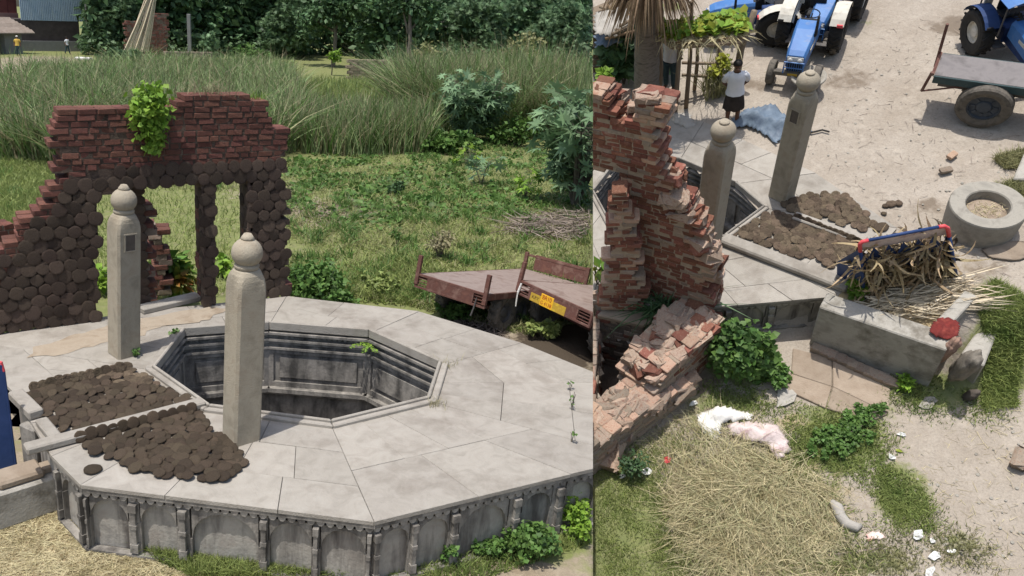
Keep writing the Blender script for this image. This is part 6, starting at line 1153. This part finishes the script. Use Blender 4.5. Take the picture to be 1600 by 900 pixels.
def ytrailer():
    A, B = rp(1473, 83, zt_), rp(1460, 117, zt_); d = B-A; w = math.hypot(d.x, d.y); rz = math.atan2(d.y, d.x); ln = 3.6; t = thing('farm_trailer', 'grey flatbed trailer with a large wheel at the right of the yard', 'trailer', 'flatbed farm trailers', (A.x, A.y, 0), rz)
    b = MB(); b.box((w/2, ln/2, zt_-.03), (w, ln, .06)); b.o('bed_plate', 'bedgrey', t, bev=.006)
    for x in (.0, w): b = MB(); b.box((x, ln/2, zt_-.09), (.06, ln, .16)); b.o('side_rail', 'teal', t, bev=.006)
    b = MB(); b.box((w/2, .35, zt_-.22), (w-.3, .1, .16)); b.box((w*.3, ln/2, zt_-.24), (.12, ln-.2, .18)); b.box((w*.75, ln/2, zt_-.24), (.12, ln-.2, .18)); b.o('chassis', 'steel', t)
    b = MB(); b.tube([(w*.05, -.05, zt_-.3), (w*.0, -.08, zt_+.65)], .03, 6); b.tube([(w*1.0, -.05, zt_+.05), (w*1.02, -.12, zt_-.4)], .03, 6); b.tube([(w*1.02, -.12, zt_-.4), (w*.98, .6, zt_-.15)], .018, 6); b.o('stake', 'rust', t)
    b = MB(); b.tube([(0, -.03, zt_), (w, -.03, zt_)], .03, 6); b.o('tail_bar', 'rust', t)
    b = MB(); b.tube([(0.1, .95, .46), (w, .95, .46)], .06, 8); b.o('axle', 'steel', t)
    wheel(t, (w+.06, .95, .46), (1, 0, 0), .46, .24, 0, 'dusty', 'rimdark', 8, .6); wheel(t, (.12, .95, .46), (-1, 0, 0), .46, .24, 0, 'dusty', 'rimdark', 8, .6); return t
M('rimdark', [(.035, .045, .06), (.07, .08, .095)], 6., .6, .1, 30, .03); M('bedgrey', [(.15, .138, .138), (.19, .175, .172), (.12, .11, .108)], 2.5, .8, .15, 30, .03); M('teal', [(.03, .06, .065), (.06, .085, .085)], 5., .7, .1, 30, .03)
ytrailer()
# ------------------------------------------------------------------ small things on the yard
def chip(name, label, cat, u, v, z, dim, mat, rz=0., tilt=0., group=None, amp=.35, sd=1): return lump(name, label, cat, rp(u, v, z)+Vector((0, 0, dim[2]*.3)), dim, mat, (tilt, 0, rz), amp, sd, 3., group, k=2)
def scrapsheet(lab, u, v, dm, m_, rz, sd):
    rg = random.Random(sd); K = 9; V = [(0, 0, dm[2]*.8)]
    for rr_ in (.55, 1.): V += [(dm[0]*rr_*rg.uniform(.6, 1.25)*math.cos(6.283*j/K), dm[1]*rr_*rg.uniform(.6, 1.25)*math.sin(6.283*j/K), dm[2]*rg.uniform(0, 1.2)*(1 if rr_ < 1 else .6)) for j in range(K)]
    me = mesh('litter_scrap', V, [(0, 1+j, 1+(j+1) % K) for j in range(K)]+[(1+j, 1+K+j, 1+K+(j+1) % K, 1+(j+1) % K) for j in range(K)], m_); o = obj('litter_scrap', me, None, rp(u, v, ZL)+Vector((0, 0, .03)), (0, 0, rz)); md = o.modifiers.new('t', 'SOLIDIFY'); md.thickness = .006; tag(o, lab, 'litter', 'litter on the yard')
for i, (u, v, dm, m_, rz, lab) in enumerate(((1433, 837, (.09, .06, .05), 'litter', .4, 'white plastic scrap left of the small white scrap'), (1456, 846, (.04, .05, .03), 'litter', .2, 'small white scrap right of the plastic scrap'), (1458, 870, (.1, .07, .03), 'litter', .1, 'torn white paper below the plastic scraps'), (1487, 862, (.07, .04, .02), 'litter', -.2, 'thin white paper at the edge of the weeds'), (1452, 896, (.1, .05, .03), 'litter', .5, 'white scrap at the bottom edge'), (1408, 680, (.07, .04, .03), 'litter', -.5, 'pale scrap at the top of the bare ground'), (1393, 715, (.05, .05, .05), 'litter', .3, 'crumpled clear wrapper on the grass strip edge'), (1010, 738, (.1, .06, .06), 'litter', -.4, 'white rag beside the grey green weed'), (973, 746, (.07, .04, .03), 'litter', 0, 'white paper on the left lawn'), (1043, 720, (.07, .06, .05), 'red', .5, 'small red toy-like scrap on the straw heap'), (1084, 632, (.1, .05, .05), 'litter', .1, 'white scrap beside the footing'), (1210, 575, (.05, .05, .05), 'tarp', 0, 'small pale bottle scrap in the weeds'), (1226, 622, (.22, .14, .05), 'rag', .3, 'dusty plastic sheet scrap below the bush'), (1450, 630, (.17, .1, .03), 'stone', .2, 'pale flat stone in the grass below the trough'), (1404, 706, (.06, .03, .02), 'leafyellow', -.5, 'yellow scrap on the bare ground edge'))):
    scrapsheet(lab, u, v, dm, m_, rz, 70+i)
crumple('paper_packet', 'red and white paper packet on the bare ground', 'litter', [(1352, 836), (1372, 830), (1383, 840), (1356, 846)], ZL+.02, .1, 'litterred', 31, .03)
b = MB(); pts = [rp(*q, ZL+.05) for q in ((1298, 783), (1308, 792), (1313, 806), (1322, 818), (1338, 824), (1346, 820))]; b.tube(pts, [.05, .09, .085, .09, .08, .03], 9); me = b.me('rag', 'rag', True); o = obj('rag', me); tag(o, 'twisted grey rag lying on bare earth beside the straw', 'rag')
b = MB(); b.tube([rp(*q, ZL+.02) for q in ((1290, 868), (1340, 862), (1380, 856))], [.012, .018, .01], 6); tag(b.o('stick', 'twig'), 'bent stick below the twisted rag', 'stick')
tag(obj('broken_stone', CHUNK['brickgrey'][2], None, rp(1594, 716, ZL+.05), (.1, .1, .6), (.4, .24, .14)), 'broken stone at the right edge of the lower yard', 'stone')
for i, (u, v, m_, lab) in enumerate(((1488, 243, 'brickpale', 'upper brick lying alone on the yard'), (1478, 266, 'brickgrey', 'lower brick lying alone on the yard'))): o = obj('loose_brick', BRK[m_][i], None, rp(u, v, .05), (.1, .05, .3-i*.5), (.2, .11, .07)); tag(o, lab, 'brick', 'bricks on the yard')
for i, (u, v, s_) in enumerate(((1392, 319, .13), (1404, 318, .1), (1381, 334, .07), (1384, 322, .08))): chip('dung_lump', ['largest dung lump right of the upper bed', 'dung lump beside the largest one', 'smallest dung lump nearest the bed', 'dung lump left of the largest one'][i], 'dung', u, v, 0, (s_*.7, s_*.6, s_*.3), 'dung', i, 0, 'dung lumps right of the upper bed', .5, 90+i)
crumple('tin_sheet', 'bent grey tin sheet lying on the ash patch', 'sheet', [(1508, 38), (1522, 36), (1530, 46), (1515, 54)], .02, .2, 'tarp', 41, .08)
b = MB(); P = sorted_ccw([rp(*q, .1) for q in ((1582, 282), (1600, 240), (1640, 240), (1640, 284))]); b.prism(P, -.05, .14); tag(b.o('concrete_slab', 'concrete', bev=.02), 'pale concrete slab at the right edge behind the ring', 'slab')
lump('earth_clods', 'cracked earth clods at the foot of the stone ring', 'earth', rp(1578, 392, .0), (.35, .2, .06), 'earthbrick', (0, 0, -.4), .6, 95, 4., k=3)
b = MB(); b.tube([rp(*q, .03) for q in ((1252, 205), (1268, 207), (1285, 203), (1296, 206))], .02, 6); tag(b.o('rope', 'rubber'), 'dark rope end beside the tarpaulin', 'rope')
# ------------------------------------------------------------------ put the yard plot on its bank, trim both plots at their common edge
for o, pl in TOP:
    if pl == 'R': o.matrix_basis = MR@o.matrix_basis
bpy.context.view_layer.update()
side_of = {}
for o, pl in TOP:
    side_of[o.name] = pl
    for c in o.children_recursive: side_of[c.name] = pl
drop = []
for o in list(SC.objects):
    if o.type != 'MESH' or o.name not in side_of: continue
    sg = 1 if side_of[o.name] == 'L' else -1; mw = o.matrix_world; n = NCUT*sg
    ds = [(mw@Vector(c)-CC).dot(n) for c in o.bound_box]
    if max(ds) < -.002: continue
    if min(ds) > 0: drop.append(o); continue
    if len(o.data.vertices) == 0: continue
    if o.data.users > 1: o.data = o.data.copy()
    iv = mw.inverted(); pco = iv@CC; pno = (mw.to_3x3().transposed()@n).normalized(); stuff = len(o.data.vertices) > 3000
    bm = bmesh.new(); bm.from_mesh(o.data); r = bmesh.ops.bisect_plane(bm, geom=bm.verts[:]+bm.edges[:]+bm.faces[:], dist=1e-5, plane_co=pco, plane_no=pno, clear_outer=True, clear_inner=False)
    if not stuff:
        eds = [e for e in r['geom_cut'] if isinstance(e, bmesh.types.BMEdge)]
        try: bmesh.ops.edgeloop_fill(bm, edges=eds)
        except Exception: pass
    elif o.name.split('.')[0] in ('ground', 'yard_ground'):
        eds = [e for e in r['geom_cut'] if isinstance(e, bmesh.types.BMEdge)]; q = bmesh.ops.extrude_edge_only(bm, edges=eds); dn = pno*-.0+(iv.to_3x3()@Vector((0, 0, -1)) if side_of[o.name] == 'L' else Vector((0, 0, -1))); 
        for v in [g for g in q['geom'] if isinstance(g, bmesh.types.BMVert)]: v.co += dn*4
    bm.to_mesh(o.data); bm.free()
    if len(o.data.polygons) == 0: drop.append(o)
for o in drop:
    if not o.children: bpy.data.objects.remove(o)
for o, pl in list(TOP):
    try:
        if o.type == 'EMPTY' and not o.children: bpy.data.objects.remove(o)
    except ReferenceError: pass
print('tris', sum(len(o.data.polygons) for o in SC.objects if o.type == 'MESH'), 'objs', len(SC.objects))
